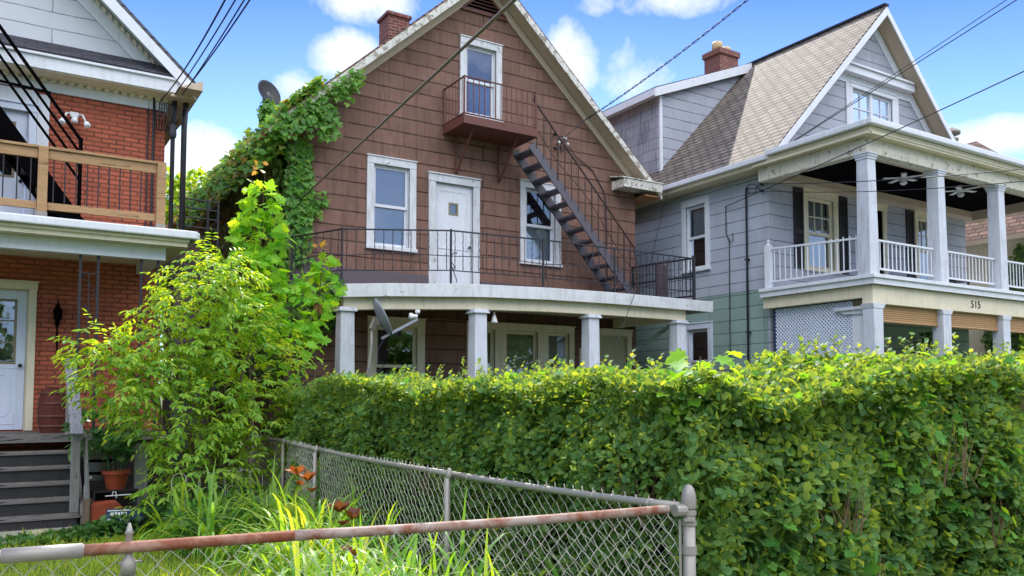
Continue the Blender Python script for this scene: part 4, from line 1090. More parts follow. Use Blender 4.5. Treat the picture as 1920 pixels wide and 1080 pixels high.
CP = V((2.925, 3.035, 0))
CF = thing("chain_link_fence", "chain link fence with a rusty top rail across the front of the lawn", "fence", (1.2, 3.3, 0))
pA = V((-2.2, 3.62, 0))
f_at = lambda x: pA.lerp(CP, (x - pA.x) / (CP.x - pA.x))
u = (CP - pA).normalized()
def rail(parent, name, mat, p, q, z, r, n=10, sag=0):
    pts = []
    for i in range(9):
        c = V(p).lerp(V(q), i / 8); pts.append(c + V((0, 0, z - sag * 4 * (i / 8) * (1 - i / 8))))
    return MB().tube(pts, r, n).build(name, M[mat], parent, smooth=True)
zr = 1.055
rail(CF, "top_rail", "rust_full", f_at(.29), f_at(1.02), zr, .0215)
rail(CF, "top_rail", "rust_rail", f_at(1.02), f_at(2.80), zr, .0215, 10, .008)
rail(CF, "top_rail", "galv", pA, f_at(.29), zr, .0215)
MB().tube([f_at(.04) + V((0, 0, zr)), f_at(.285) + V((0, 0, zr))], .0265, 12).build("rail_sleeve", M["galv"], CF, smooth=True)
chain_mesh(CF, pA, CP - u * .05, .05, 1.03)
lp = f_at(.435) + V((.0, .035, 0))
MB().tube([lp, lp + V((0, 0, .985))], .0235, 12).tube([lp + V((0, 0, .94)), lp + V((0, 0, .955))], .027, 12).build("line_post", M["galv"], CF, smooth=True)
MB().lathe([(.026, .955), (.028, 1.0), (.014, 1.02), (.012, 1.05), (.012, 1.10), (.016, 1.105), (.011, 1.115), (.004, 1.14)], lp - V((0, .02, 0)), 10).tube([lp + V((-.035, -.03, 1.0)), lp + V((.045, -.03, 1.0))], .004, 6).build("post_cap", M["galv"], CF, smooth=True)
MB().tube([CP, CP + V((0, 0, 1.05))], .031, 16).build("corner_post", M["galv"], CF, smooth=True)
MB().lathe([(.035, 1.05), (.037, 1.055), (.037, 1.10), (.034, 1.125), (.026, 1.15), (.014, 1.165), (.0, 1.17)], CP, 16).build("post_cap", M["galv"], CF, smooth=True)
m = MB()
for z in (1.03, .98, .86, .84): m.lathe([(.033, z - .012), (.037, z - .01), (.037, z + .01), (.033, z + .012)], CP, 16)
m.lathe([(.0, -.03), (.031, -.03), (.031, .03), (.0, .03)], CP - u * .055 + V((0, 0, zr - .01)), 12, axis=u).beam(CP - u * .05 + V((0, -.02, 1.0)), CP + V((0, -.04, 1.0)), .03, .012)
m.beam(CP - u * .055 + V((0, 0, .05)), CP - u * .055 + V((0, 0, 1.0)), .014, .004)
m.build("tension_band", M["galv"], CF, smooth=False)
SF = thing("chain_link_fence", "grey chain link fence running back from the corner post along the hedge", "fence", (2.8, 6.5, 0))
sp = [V((2.905, 3.07, 0)), V((2.75, 5.2, 0)), V((2.86, 8.35, 0)), V((3.05, 10.1, 0)), V((3.1, 12.3, 0))]
for p, q in zip(sp, sp[1:]):
    rail(SF, "top_rail", "galv", p, q, 1.06, .0205, 10, .012); chain_mesh(SF, p, q, .05, 1.06)
for p in sp[1:]:
    MB().tube([p + V((-.035, 0, 0)), p + V((-.035, 0, 1.03))], .022, 10).build("line_post", M["galv"], SF, smooth=True)
    MB().lathe([(.026, 1.02), (.028, 1.06), (.02, 1.085), (.008, 1.10)], p + V((-.02, 0, 0)), 10).build("post_cap", M["galv"], SF, smooth=True)
m = MB()
for p, q in zip(sp[:3], sp[1:]):
    for k in range(5):
        c = p.lerp(q, (k + .5) / 5) + V((0, 0, 1.055)); d = (q - p).normalized()
        m.lathe([(.0225, -.003), (.0245, 0), (.0225, .003)], c, 10, axis=d)
m.build("wire_tie", M["wire"], SF)

# ---------- hedge
HD = thing("hedge", "tall clipped hedge behind the chain link fence, turning the corner and filling the right foreground", "hedge", (4.5, 5.0, 0))
def hedge_top(x, y): return 1.68 + .05 * np.sin(x * 2.1 + y) + .04 * np.sin(x * 4.3 + 1) + .05 * np.sin(y * 1.7) + .03 * np.sin(y * 4.1 + x) + np.clip((x - 3.2) * .055, 0, .16)
def hedge_part(n, face):
    if face == "side":        # facing the neighbour's lawn
        s = RNG.uniform(3.1, 11.2, n); x0 = 3.12 + .05 * np.sin(s * 1.3) + .05 * np.sin(s * 3.1)
        hz = RNG.uniform(.05, 1, n) ** .85; z = hz * (hedge_top(x0, s) + .02)
        base = np.stack([x0, s, z], 1); nrm = np.tile([-1.0, 0, .1], (n, 1))
        lump = .15 * noise3(base, 2.6, 3) + .09 * noise3(base, 7, 13); curve = np.clip((z - hedge_top(x0, s) + .5) / .5, 0, 1) ** 1.8 * .32
        dep = RNG.exponential(.075, n).clip(0, .34)
        base[:, 0] += -lump + curve + dep
    elif face == "front":     # facing the street
        s = RNG.uniform(3.12, 9.5, n); y0 = 3.14 + .05 * np.sin(s * 1.9) + .04 * np.sin(s * 4.1)
        hz = RNG.uniform(.05, 1, n) ** .85; z = hz * (hedge_top(s, y0) + .02)
        base = np.stack([s, y0, z], 1); nrm = np.tile([-.1, -1.0, .1], (n, 1))
        lump = .17 * noise3(base, 2.6, 5) + .10 * noise3(base, 7, 15); curve = np.clip((z - hedge_top(s, y0) + .5) / .5, 0, 1) ** 1.8 * .32
        dep = RNG.exponential(.08, n).clip(0, .34)
        base[:, 1] += -lump + curve + dep
    elif face == "top":
        k = n // 2
        x = np.concatenate([RNG.uniform(3.08, 3.95, k), RNG.uniform(3.1, 9.5, n - k)]); y = np.concatenate([RNG.uniform(3.1, 11.2, k), RNG.uniform(3.1, 3.95, n - k)])
        base = np.stack([x, y, hedge_top(x, y) - RNG.exponential(.04, n)], 1); nrm = np.tile([-.1, -.1, 1.0], (n, 1))
        base[:, 2] += .07 * noise3(base, 3.4, 9)
    return base, nrm
Ps = []; Ns = []
for face, n in (("side", 46000), ("front", 46000), ("top", 34000)):
    b, nn = hedge_part(n, face); Ps.append(b); Ns.append(nn)
P = np.concatenate(Ps); Nn = np.concatenate(Ns)
k = 19000; x = np.concatenate([RNG.uniform(3.3, 3.8, k // 2), RNG.uniform(3.2, 9.4, k // 2)]); y = np.concatenate([RNG.uniform(3.2, 11.1, k // 2), RNG.uniform(3.25, 3.8, k // 2)])
P = np.concatenate([P, np.stack([x, y, RNG.uniform(1.15, 1.62, k)], 1)]); Nn = np.concatenate([Nn, norm(RNG.normal(size=(k, 3)))])
# thin out a few openings where bare twigs show
holes = [((4.05, 3.0, .95), .16), ((5.2, 2.95, 1.2), .2), ((5.75, 2.95, .8), .22), ((4.35, 2.95, .45), .14), ((3.0, 3.45, 1.0), .13), ((3.0, 5.9, .9), .10), ((6.3, 3.0, 1.45), .14)]
keep = np.ones(len(P), bool)
for c, r in holes:
    dd = np.linalg.norm(P - np.array(c), axis=1); keep &= ~((dd < r * (1 + .4 * noise3(P, 9, 2))) & (RNG.uniform(size=len(P)) < .85))
P = P[keep]; Nn = Nn[keep]
n = len(P)
tip = norm(jit(Nn * .5 + np.array([0, 0, .15]), .62)); nr = norm(jit(Nn + np.array([0, 0, .7]), .55))
near = np.linalg.norm(P[:, :2], axis=1)
big = np.clip(.6 + .5 * noise3(P, 1.1, 21), 0, 1)
leaves("leaves", M["privet"], HD, P, tip, nr, (.034 + .026 * big) * (1 + .12 * (P[:, 0] > 3.6)) * RNG.uniform(.6, 1.35, n), OVAL)
# bigger vine leaves growing through it, more of them towards the right
b1, n1 = hedge_part(2600, "front"); b2, n2 = hedge_part(900, "side"); b3, n3 = hedge_part(1100, "top")
mask = noise3(b1, 1.3, 31) > .12
P = np.concatenate([b1[mask], b2[noise3(b2, 1.3, 31) > .25], b3]); Nn = np.concatenate([n1[mask], n2[noise3(b2, 1.3, 31) > .25], n3])
P = P + Nn * .035
leaves("vine_leaves", M["vine"], HD, P, norm(jit(Nn * .35 + np.array([0, 0, -.45]), .4)), norm(jit(Nn + np.array([0, 0, .6]), .5)), RNG.uniform(.04, .085, len(P)), LOBED)
# sprouts standing out of the top
SPR = []
for k in range(330):
    if k % 2: x, y = RNG.uniform(3.05, 3.9), RNG.uniform(3.2, 10.8)
    else: x, y = RNG.uniform(3.1, 8.5), RNG.uniform(3.05, 3.9)
    z = float(hedge_top(np.array([x]), np.array([y]))[0]); L = RNG.uniform(.06, .2)
    d = V((RNG.normal() * .3, RNG.normal() * .3, 1)).normalized()
    SPR.append((V((x, y, z - .05)), d, L + .05))
m = MB(); SP = []; ST = []
for p, d, L in SPR:
    m.tube([p, p + d * L], [.0025, .0012], 3, cap=False)
    for q in range(9):
        f = (q + 1) / 9; a = q * 2.4
        SP.append(tuple(p + d * L * f)); ST.append((math.cos(a), math.sin(a), .75))
for c, r in holes:
    for k in range(26):
        p = V(c) + V((RNG.uniform(-.1, .25), RNG.uniform(.02, .25), RNG.uniform(-r, 0)))
        m.tube([p, p + V((RNG.normal() * .07, RNG.normal() * .04, RNG.uniform(.1, .3)))], [.004, .0018], 4, cap=False)
tag(m.build("twigs", M["twig"], HD, recalc=False), kind="stuff")
SP = np.array(SP); ST = norm(np.array(ST))
leaves("sprout_leaves", M["privet"], HD, SP, ST, norm(jit(np.tile([0, 0, 1.0], (len(SP), 1)), .4)), RNG.uniform(.03, .05, len(SP)), OVAL)
MB().box(3.50, 3.78, 3.4, 11.2, .0, 1.36).box(3.4, 9.6, 3.52, 3.78, .0, 1.355).build("inner_shade_core", M["hedge_core"], HD)  # solid core of the hedge, coloured near-black for its inner shade
m = MB()
for k in range(60):
    if k % 2: p = V((3.4 + RNG.uniform(0, .25), RNG.uniform(3.3, 11), 0))
    else: p = V((RNG.uniform(3.4, 9), 3.4 + RNG.uniform(0, .25), 0))
    m.tube([p, p + V((RNG.normal() * .04, RNG.uniform(0, .06), .8)), p + V((RNG.normal() * .08, RNG.uniform(0, .1), 1.5))], [.012, .008, .004], 5, cap=False)
tag(m.build("stems", M["twig"], HD, recalc=False), kind="stuff")
# maple seedlings that have come up through the hedge
for i, (x, y, zt, n, lab) in enumerate(((3.35, 3.42, 1.83, 34, "yellow green maple seedling sticking out of the hedge top above the fence corner post"),
                                      (5.25, 3.4, 1.88, 24, "maple seedling with broad leaves above the hedge, in front of the lower porch columns"),
                                      (6.35, 3.45, 1.84, 36, "large leaved maple seedling on the hedge top at the far right end"))):
    T = thing("maple_seedling", lab, "sapling", (x, y, 1.2), "maple seedlings in the hedge")
    m = MB().tube([(x, y, 1.2), (x + .02, y, zt - .3), (x + .05, y, zt)], [.008, .006, .003], 5)
    P = []; D = []
    for k in range(n):
        a = k * 2.4; z = zt - .42 * (k / n) ** .8; r = RNG.uniform(.08, .26)
        q = V((x + r * math.cos(a) * 1.3, y + r * math.sin(a) * .7 - .05, z + .03)); m.tube([(x + .03, y, z - .04), q], .0018, 3, cap=False)
        P.append(tuple(q)); D.append((math.cos(a), math.sin(a), -.35))
    m.build("stem", M["twig"], T, recalc=False)
    P = np.array(P); D = np.array(D)
    leaves("leaves", M["maple"], T, P, jit(D, .2), norm(jit(np.tile([0, -.25, 1.0], (n, 1)), .3)), RNG.uniform(.075, .125, n), LOBED)
def ball(n, c, r, shell=.55):
    d = norm(RNG.normal(size=(n, 3))); rad = RNG.uniform(shell ** 3, 1, n) ** (1 / 3)
    return np.array(c) + d * rad[:, None] * np.array(r), d

def tree_wood(parent, base, tops, r0, mat="bark"):
    m = MB()
    for k, tp in enumerate(tops):
        b = V(base) + V((.07 * math.cos(k * 2), .07 * math.sin(k * 2), 0)); tp = V(tp)
        mid = b.lerp(tp, .5) + V((.12 * math.sin(k * 1.7), .1 * math.cos(k), .15))
        m.tube([b, b.lerp(mid, .5), mid, mid.lerp(tp, .5), tp], [r0, r0 * .8, r0 * .6, r0 * .4, r0 * .12], 7)
        for q in range(5):
            f = .35 + .13 * q; p = mid.lerp(tp, f) if f > .5 else b.lerp(mid, f * 2)
            a = k + q * 2.4; e = p + V((.45 * math.cos(a), .45 * math.sin(a), .25))
            m.tube([p, p.lerp(e, .5) + V((0, 0, .05)), e], [r0 * .3, r0 * .2, r0 * .08], 5, cap=False)
    return m.build("trunk", M[mat], parent, recalc=False)

def sprays(blobs, leafn, length, down=.55):
    """pinnate drooping sprays scattered through blobs; returns leaf arrays and stem segments"""
    P = []; D = []; N = []; st = []
    for c, r, n in blobs:
        pos, d = ball(n, c, r)
        for p, o in zip(pos, d):
            out = np.array([o[0], o[1], .12 * o[2]]) + RNG.normal(size=3) * .35; out /= np.linalg.norm(out)
            L = length * RNG.uniform(.7, 1.25); pts = []
            for q in range(4):
                f = q / 3; pts.append(p + out * L * f + np.array([0, 0, .06 * f - down * L * f * f]))
            st.append(pts)
            for q in range(leafn):
                f = .35 + .65 * (q // 2) / max(1, (leafn - 1) // 2); b = p + out * L * f + np.array([0, 0, .06 * f - down * L * f * f])
                sd = np.cross(out, [0, 0, 1.0]); sd /= np.linalg.norm(sd) + 1e-6
                sg = 0 if q == leafn - 1 else (1 if q % 2 else -1)
                P.append(b); D.append(out * (.7 if sg else 1) + sd * sg * .8 + np.array([0, 0, -.55]) + RNG.normal(size=3) * .15); N.append(np.array([0, 0, 1.0]) + .5 * out + RNG.normal(size=3) * .35)
    return np.array(P), norm(np.array(D)), norm(np.array(N)), st

# ---------- box elder between the houses
BE = thing("box_elder_tree", "bushy yellow green box elder with drooping leaflets beside the brick house porch", "tree", (2.3, 10.6, 0))
blobs = [((2.15, 10.6, 2.55), (.60, .55, .74), 260), ((2.35, 10.7, 3.15), (.40, .40, .38), 90), ((1.70, 10.5, 2.2), (.45, .45, .55), 130), ((2.65, 10.6, 2.1), (.58, .5, .8), 240),
         ((1.25, 10.4, 1.85), (.50, .4, .42), 150), ((.98, 10.4, 2.12), (.22, .25, .26), 42), ((1.9, 10.4, 1.45), (.7, .5, .5), 215), ((2.75, 10.5, 1.25), (.55, .5, .55), 150), ((2.2, 10.3, .85), (.65, .45, .42), 130), ((2.0, 10.15, .5), (.6, .25, .35), 70)]
P, D, N, st = sprays(blobs, 7, .24, .38)
leaves("crown", M["boxelder"], BE, P, D, N, RNG.uniform(.055, .12, len(P)), LANCE)
m = MB()
for s in st[::2]: m.tube([tuple(q) for q in s], .0022, 3, cap=False)
tag(m.build("twigs", M["twig"], BE, recalc=False), kind="stuff")
tree_wood(BE, (2.3, 10.7, 0), [(2.2, 10.6, 3.2), (1.2, 10.4, 2.1), (2.8, 10.6, 2.5), (1.7, 10.5, 2.6), (2.5, 10.7, 3.3)], .035)

# ---------- maple saplings against the brown house
def maple(lab, base, blobs, sz, tops, extra=None):
    T = thing("maple_sapling", lab, "tree", base, "maple saplings by the ivy wall")
    P = []; D = []
    for c, r, n in blobs:
        p, d = ball(n, c, r, .5); P.append(p); D.append(d)
    P = np.concatenate(P); D = np.concatenate(D); D[:, 2] = -.35
    leaves("crown", M["maple"], T, P, jit(D, .45), norm(jit(np.tile([0, -.5, .8], (len(P), 1)), .5)), sz * (.55 + .7 * RNG.uniform(size=len(P)) ** 1.3), LOBED)
    if extra:
        p, d = ball(*extra); leaves("new_leaves", M["orange_leaf"], T, p, jit(d, .3), norm(jit(np.tile([0, -.5, .8], (len(p), 1)), .3)), RNG.uniform(.05, .09, len(p)), LOBED)
    tree_wood(T, base, tops, .022)
maple("tall slender maple sapling with bright lobed leaves in front of the ivy wall", (3.05, 12.0, 0),
      [((3.22, 12, 4.45), (.26, .25, .34), 70), ((3.2, 12, 3.95), (.40, .33, .42), 150), ((3.12, 12, 3.35), (.45, .35, .45), 170), ((3.0, 11.9, 2.75), (.45, .35, .4), 120)], .15, [(3.25, 12, 4.85), (3.0, 12, 3.9)], (7, (3.2, 12.0, 4.9), (.10, .10, .12)))
maple("shorter maple sapling with an orange tipped shoot at the left end of the porch roof", (3.9, 11.9, 0),
      [((4.02, 11.9, 3.25), (.36, .3, .28), 85), ((4.1, 11.9, 3.62), (.16, .15, .2), 20), ((3.75, 11.8, 2.85), (.5, .35, .35), 110), ((3.6, 11.7, 2.3), (.45, .35, .4), 90)], .14, [(4.1, 11.9, 3.8), (3.7, 11.9, 3.1)], (6, (4.08, 11.9, 3.82), (.08, .08, .1)))

# ---------- ivy on the brown house
IV = thing("ivy", "green ivy climbing the left corner, eave and rake of the brown house", "ivy", (4.4, 15, 0))
def in_poly(p, poly):
    x, y = p[:, 0], p[:, 1]; r = np.zeros(len(p), bool); n = len(poly)
    for i in range(n):
        (x0, y0), (x1, y1) = poly[i], poly[i - 1]
        c = ((y0 > y) != (y1 > y)) & (x < (x1 - x0) * (y - y0) / (y1 - y0 + 1e-9) + x0); r ^= c
    return r
def ivy_patch(poly, dens, y0, thick, nrm, axis="xz", x0=None):
    q = np.array(poly); lo = q.min(0); hi = q.max(0); n = int(dens * np.prod(hi - lo))
    p = RNG.uniform(lo, hi, (n, 2)); w = p + .06 * RNG.normal(size=p.shape); p = p[in_poly(w, poly)]
    d = RNG.uniform(0, 1, len(p)) ** .7 * thick
    if axis == "xz": P = np.stack([p[:, 0], y0 - d, p[:, 1]], 1)
    else: P = np.stack([x0 - d, p[:, 0], p[:, 1]], 1)
    return P, np.tile(np.array(nrm, float), (len(P), 1))
A = []
A.append(ivy_patch([(4.0, 6.15), (4.75, 6.5), (5.0, 6.25), (5.12, 6.35), (5.2, 6.85), (5.05, 6.95), (5.65, 7.45), (5.7, 7.82), (5.35, 7.62), (4.6, 6.98), (3.9, 6.42)], 700, 14.55, .22, (0, -1, .45)))
A.append(ivy_patch([(4.36, 3.9), (4.80, 4.1), (4.86, 5.2), (4.80, 6.4), (4.36, 6.4)], 620, 14.8, .14, (-.2, -1, .4)))
A.append(ivy_patch([(4.45, 4.7), (5.0, 4.95), (5.15, 5.25), (4.8, 5.5), (4.45, 5.3)], 560, 14.8, .14, (0, -1, .4)))
P = np.concatenate([a[0] for a in A]); N = np.concatenate([a[1] for a in A])
leaves("leaves", M["ivy"], IV, P, norm(jit(np.tile([0, -.35, -1.0], (len(P), 1)), .35)), norm(jit(N, .25)), RNG.uniform(.075, .13, len(P)), IVYL)
# shaded ground floor ivy behind the saplings and porch corner
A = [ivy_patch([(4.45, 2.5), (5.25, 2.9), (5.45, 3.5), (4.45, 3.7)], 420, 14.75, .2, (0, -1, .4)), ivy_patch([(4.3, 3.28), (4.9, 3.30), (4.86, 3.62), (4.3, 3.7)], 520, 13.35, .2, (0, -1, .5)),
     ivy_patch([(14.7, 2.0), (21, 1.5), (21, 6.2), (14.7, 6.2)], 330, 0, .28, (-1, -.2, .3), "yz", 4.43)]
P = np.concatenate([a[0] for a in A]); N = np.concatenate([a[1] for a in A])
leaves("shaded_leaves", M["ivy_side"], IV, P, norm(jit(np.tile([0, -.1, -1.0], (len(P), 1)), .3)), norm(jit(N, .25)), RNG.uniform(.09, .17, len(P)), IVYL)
# along the eave
n = 3600; yy = RNG.uniform(14.4, 22, n); P = np.stack([RNG.uniform(3.72, 4.35, n), yy, 0 * yy], 1); P[:, 2] = 6.52 + .75 * (P[:, 0] - 4.0) + .16 * noise3(P, 1.7, 4) + RNG.uniform(-.7, .1, n)
n2 = 700; P2 = np.stack([RNG.uniform(4.2, 4.9, n2), RNG.uniform(14.35, 15.2, n2), np.zeros(n2)], 1); P2[:, 2] = 10.46 - .9 * (8.555 - P2[:, 0]) + .14 + RNG.uniform(0, .16, n2)
P = np.concatenate([P, P2]); m_ = RNG.uniform(size=len(P)) < .86
T_ = norm(jit(np.tile([-.5, -.4, -.7], (len(P), 1)), .4)); N_ = norm(jit(np.tile([-.6, -.5, .8], (len(P), 1)), .35)); Sz = RNG.uniform(.09, .16, len(P))
leaves("eave_leaves", M["ivy"], IV, P[m_], T_[m_], N_[m_], Sz[m_], IVYL)
leaves("dry_leaves", M["ivy_dry"], IV, P[~m_], T_[~m_], N_[~m_], Sz[~m_], IVYL)
p, d = ball(190, (4.12, 15.1, 6.82), (.17, .2, .28)); leaves("dish_leaves", M["ivy"], IV, p, norm(jit(np.tile([-.2, -.3, -.9], (len(p), 1)), .4)), norm(jit(d, .3)), RNG.uniform(.08, .13, len(p)), IVYL)
m = MB()
for k in range(26):
    y = RNG.uniform(14.6, 20); m.tube([(4.42, y, .2), (4.41, y + RNG.normal() * .2, 2.5), (4.40, y + RNG.normal() * .4, 4.5), (4.36, y + RNG.normal() * .5, 6.2)], [.018, .013, .009, .004], 5, cap=False)
for k in range(5):
    x = 4.5 + .05 * k; m.tube([(x, 14.77, .3), (x + .05, 14.77, 3), (x + RNG.normal() * .1, 14.76, 5.6), (x + .25 * k, 14.6, 6.4 + .15 * k)], [.014, .010, .006, .003], 5, cap=False)
m.build("vine_stems", M["bark"], IV, recalc=False)

# ---------- trees beyond the houses
def far_tree(lab, base, h, r, n, sz):
    T = thing("far_tree", lab, "tree", base, "trees beyond the houses")
    b = V(base); P = []; 
    for k in range(9):
        c = b + V((r * .6 * math.cos(k * 2.4), r * .6 * math.sin(k * 2.4), h * (.5 + .055 * k))); p, d = ball(n // 9, tuple(c), (r * .55, r * .55, r * .5)); P.append(p)
    P = np.concatenate(P)
    leaves("crown", M["far_leaf"], T, P, norm(RNG.normal(size=P.shape)), norm(jit(np.tile([0, 0, 1.0], (len(P), 1)), .6)), RNG.uniform(sz * .7, sz * 1.3, len(P)), OVAL)
    tree_wood(T, base, [tuple(b + V((0, 0, h * .8))), tuple(b + V((r * .5, 0, h * .7))), tuple(b + V((-r * .5, .3, h * .7)))], .16)
far_tree("light green tree in the gap beyond the brick house downpipes", (4.9, 30, 0), 9.2, 1.9, 5400, .24)
far_tree("tree farther down the yards behind the ivy covered eave", (7.2, 38, 0), 9.0, 2.4, 4000, .28)
k = 9; P = []
for q in range(k):
    for c in range(5):
        p, _ = ball(420, (-34 + 10 * q + 2.5 * math.cos(c * 2.4), -30 + 2 * math.sin(q * 3.0), 4.4 + .9 * c + 1.5 * math.sin(q * 1.9)), (3.0, 2.4, 2.0)); P.append(p)
    p, _ = ball(700, (-34 + 10 * q, -29, 1.6), (5.5, 2.0, 1.8)); P.append(p)
P = np.concatenate(P); tl = leaves("treeline", M["ivy_side"], None, P, norm(RNG.normal(size=P.shape)), norm(jit(np.tile([0, 0, 1.0], (len(P), 1)), .6)), RNG.uniform(.45, .85, len(P)), OVAL)
tag(tl, "row of leafy trees across the street, mirrored in the porch windows", "trees", kind="stuff")
# shrub at the end of the grey house porch and creeper on the cream house
SB = thing("lilac_shrub", "tall green shrub at the far end of the grey house porch", "shrub", (23.0, 10.8, 0))
p = np.concatenate([ball(1500, (22.9, 10.6, 2.6), (1.1, .7, 1.3))[0], ball(1100, (23.2, 10.7, 1.2), (1.2, .7, 1.1))[0]])
leaves("leaves", M["far_leaf"], SB, p, norm(RNG.normal(size=p.shape)), norm(jit(np.tile([0, -.4, .9], (len(p), 1)), .5)), RNG.uniform(.08, .14, len(p)), OVAL)
tree_wood(SB, (23.0, 10.8, 0), [(22.6, 10.7, 3), (23.3, 10.8, 3), (23.0, 10.5, 2.6)], .03)
CR = thing("creeper", "dark green creeper under the eave of the cream house", "creeper", (23.55, 12, 4))
A = ivy_patch([(11.0, 2.8), (12.6, 2.8), (12.5, 4.2), (12.0, 4.8), (11.6, 5.7), (11.0, 5.75)], 420, 0, .22, (-1, -.2, .3), "yz", 23.58)
leaves("leaves", M["ivy_side"], CR, A[0], norm(jit(np.tile([-.2, -.1, -1.0], (len(A[0]), 1)), .3)), norm(jit(A[1], .25)), RNG.uniform(.10, .17, len(A[0])), IVYL)

# ---------- lawn, weeds, daylilies
n = 64000
P = np.stack([RNG.uniform(-1.6, 2.75, n), RNG.uniform(3.6, 11.2, n), np.zeros(n)], 1)
k = (noise3(P, 1.6, 12) > -.75) & (noise3(P, 6, 14) + RNG.normal(size=n) * .35 > -.25); P = P[k]; n = len(P)
D = jit(np.tile([0, 0, 1.0], (n, 1)), .45); D[:, 2] = np.abs(D[:, 2]) + .15
g = blades("grass", M["grass"], None, P, D, RNG.uniform(.04, .11, n) * (1 + .5 * np.clip(noise3(P, 4, 15), -.6, 1)), np.full(n, .007), RNG.uniform(.2, 1.2, n), 2); tag(g, "short sunlit lawn grass inside the front fence", "grass", kind="stuff")
n = 1500
c = np.array([(.85 + .5 * RNG.normal(), 10.6 + .12 * RNG.normal()) for _ in range(n)])
P = np.stack([c[:, 0], c[:, 1], np.zeros(n)], 1)
n2 = 2600; P2 = np.stack([RNG.uniform(1.65, 3.0, n2), RNG.uniform(8.6, 11.3, n2), np.zeros(n2)], 1)
P = np.concatenate([P, P2]); n = len(P)
h = RNG.uniform(.02, .45, n) * np.clip((P[:, 0] - .35) / 1.5, .05, 1) ** 1.6; P[:, 2] = h
w_ = leaves("weeds", M["weed"], None, P, norm(jit(np.tile([0, -.3, .25], (n, 1)), .6)), norm(jit(np.tile([0, -.3, 1.0], (n, 1)), .4)), RNG.uniform(.05, .12, n), OVAL); tag(w_, "dark leafy weeds between the steps and the fence", "weeds", kind="stuff")
def clump_pts(c, n, spread): return np.array([(c[0] + spread * RNG.normal(), c[1] + spread * RNG.normal(), 0.0) for _ in range(n)])
cl = []
for k in range(84):
    y = RNG.uniform(3.8, 8.9); x = RNG.uniform(min(max(.9, .30 * y), 2.5), 2.66); cl.append((x, y))
for k in range(16): cl.append((RNG.uniform(1.2, 2.55), RNG.uniform(3.7, 5.2)))
for k in range(16): cl.append((RNG.uniform(1.9, 2.7), RNG.uniform(3.5, 4.9)))
for k in range(18): cl.append((RNG.uniform(1.7, 2.6), RNG.uniform(8.2, 9.7)))
P = np.concatenate([clump_pts(c, 20, .06) for c in cl]); n = len(P)
D = jit(np.tile([0, 0, 1.0], (n, 1)), .42); D[:, 2] = np.abs(D[:, 2]) + .2
b = blades("daylily_foliage", M["daylily"], None, P, D, RNG.uniform(.5, 1.1, n), RNG.uniform(.026, .048, n), RNG.uniform(1.4, 3.8, n), 9); tag(b, "long arching daylily leaves massed along the side fence", "foliage", kind="stuff")
def flower(parent, c, mat, r=.065):
    c = np.array(c); P = np.tile(c, (6, 1)); a = np.arange(6) * 1.047 + RNG.uniform(0, 1)
    D = np.stack([np.cos(a), np.sin(a), RNG.uniform(.5, 1.3, 6)], 1)
    leaves("flower", M[mat], parent, P, D, norm(np.stack([-np.cos(a), -np.sin(a), np.full(6, 1.2)], 1)), np.full(6, r * 1.5), OVAL)
for c, zz, mats, lab in (((2.50, 7.6), .88, ("petal", "petal"), "daylily clump with open orange flowers near the side fence post"), ((2.36, 6.1), .72, ("petal_red", "petal_red"), "daylily clump with wilted rust red flowers above the rusty rail"),
                         ((2.2, 5.4), .50, ("petal_red",), "daylily clump with one drooping red flower low behind the rusty rail")):
    T = thing("daylily", lab, "flower", (*c, 0), "flowering daylilies")
    P = clump_pts(c, 26, .05); n = len(P); D = jit(np.tile([0, 0, 1.0], (n, 1)), .34); D[:, 2] = np.abs(D[:, 2]) + .25
    blades("blades", M["daylily"], T, P, D, RNG.uniform(.5, 1.05, n), RNG.uniform(.026, .046, n), RNG.uniform(1.2, 3.4, n), 8)
    m = MB()
    for k, mt in enumerate(mats):
        e = V((c[0] + .13 * (k - .8), c[1] + .05 * k, zz - .07 * k)); m.tube([(*c, 0), V((c[0], c[1], zz * .6)), e], .004, 5); flower(T, tuple(e), mt, .085); flower(T, tuple(e + V((.02, -.05, -.10))), mt, .05)
    m.build("stalk", M["daylily"], T)
# ---------- wire garden edging half hidden in the weeds
WE = thing("garden_edging", "white wire hoop edging half hidden in the weeds behind the daylilies", "edging", (2.3, 10.0, 0))
m = MB()
for k in range(7):
    x = 1.8 + k * .15; y = 9.95 + .03 * k
    for w, h in ((.16, .74), (.09, .56)): m.tube([(x - w / 2, y, 0)] + [(x - w / 2 * math.cos(a), y, h - w / 2 + w / 2 * math.sin(a)) for a in [q * math.pi / 8 for q in range(9)]] + [(x + w / 2, y, 0)], .0024, 5)
m.build("hoops", M["plastic_white"], WE)
# ---------- wooden steps
ST = thing("wooden_steps", "weathered grey wooden steps rising to the white door of the brick house", "steps", (.2, 12.0, 0))
for k in range(6):
    y = 11.42 + .235 * k; z = .175 + .18 * k
    o = MB().box(-1.2, .93, y - .03, y + .25, z - .04, z)
    if k == 0: tr = o.build("tread", M["grey_wood"], ST, bevel=.006); rs = MB().box(-1.2, .90, y, y + .02, z - .175, z - .041).build("riser", painted("dark_riser", hexc("343235"), amt=.9, dirt=(.02, .02, .022)), ST)
    elif k < 5: copies(tr, ST, [(0, .235 * k, .18 * k)]); copies(rs, ST, [(0, .235 * k, .18 * k)])
MB().prism([(.94, 11.4, 0), (.94, 12.64, 0), (.94, 12.64, 1.08), (.94, 11.4, .16)], (.035, 0, 0)).build("stringer", M["grey_wood"], ST)
MB().box(.83, .93, 11.55, 11.65, .18, 1.20).build("newel_post", M["grey_wood_v"], ST, bevel=.006)
MB().box(.83, .92, 12.68, 12.78, 1.09, 2.0).build("newel_post", M["grey_wood_v"], ST, bevel=.006)
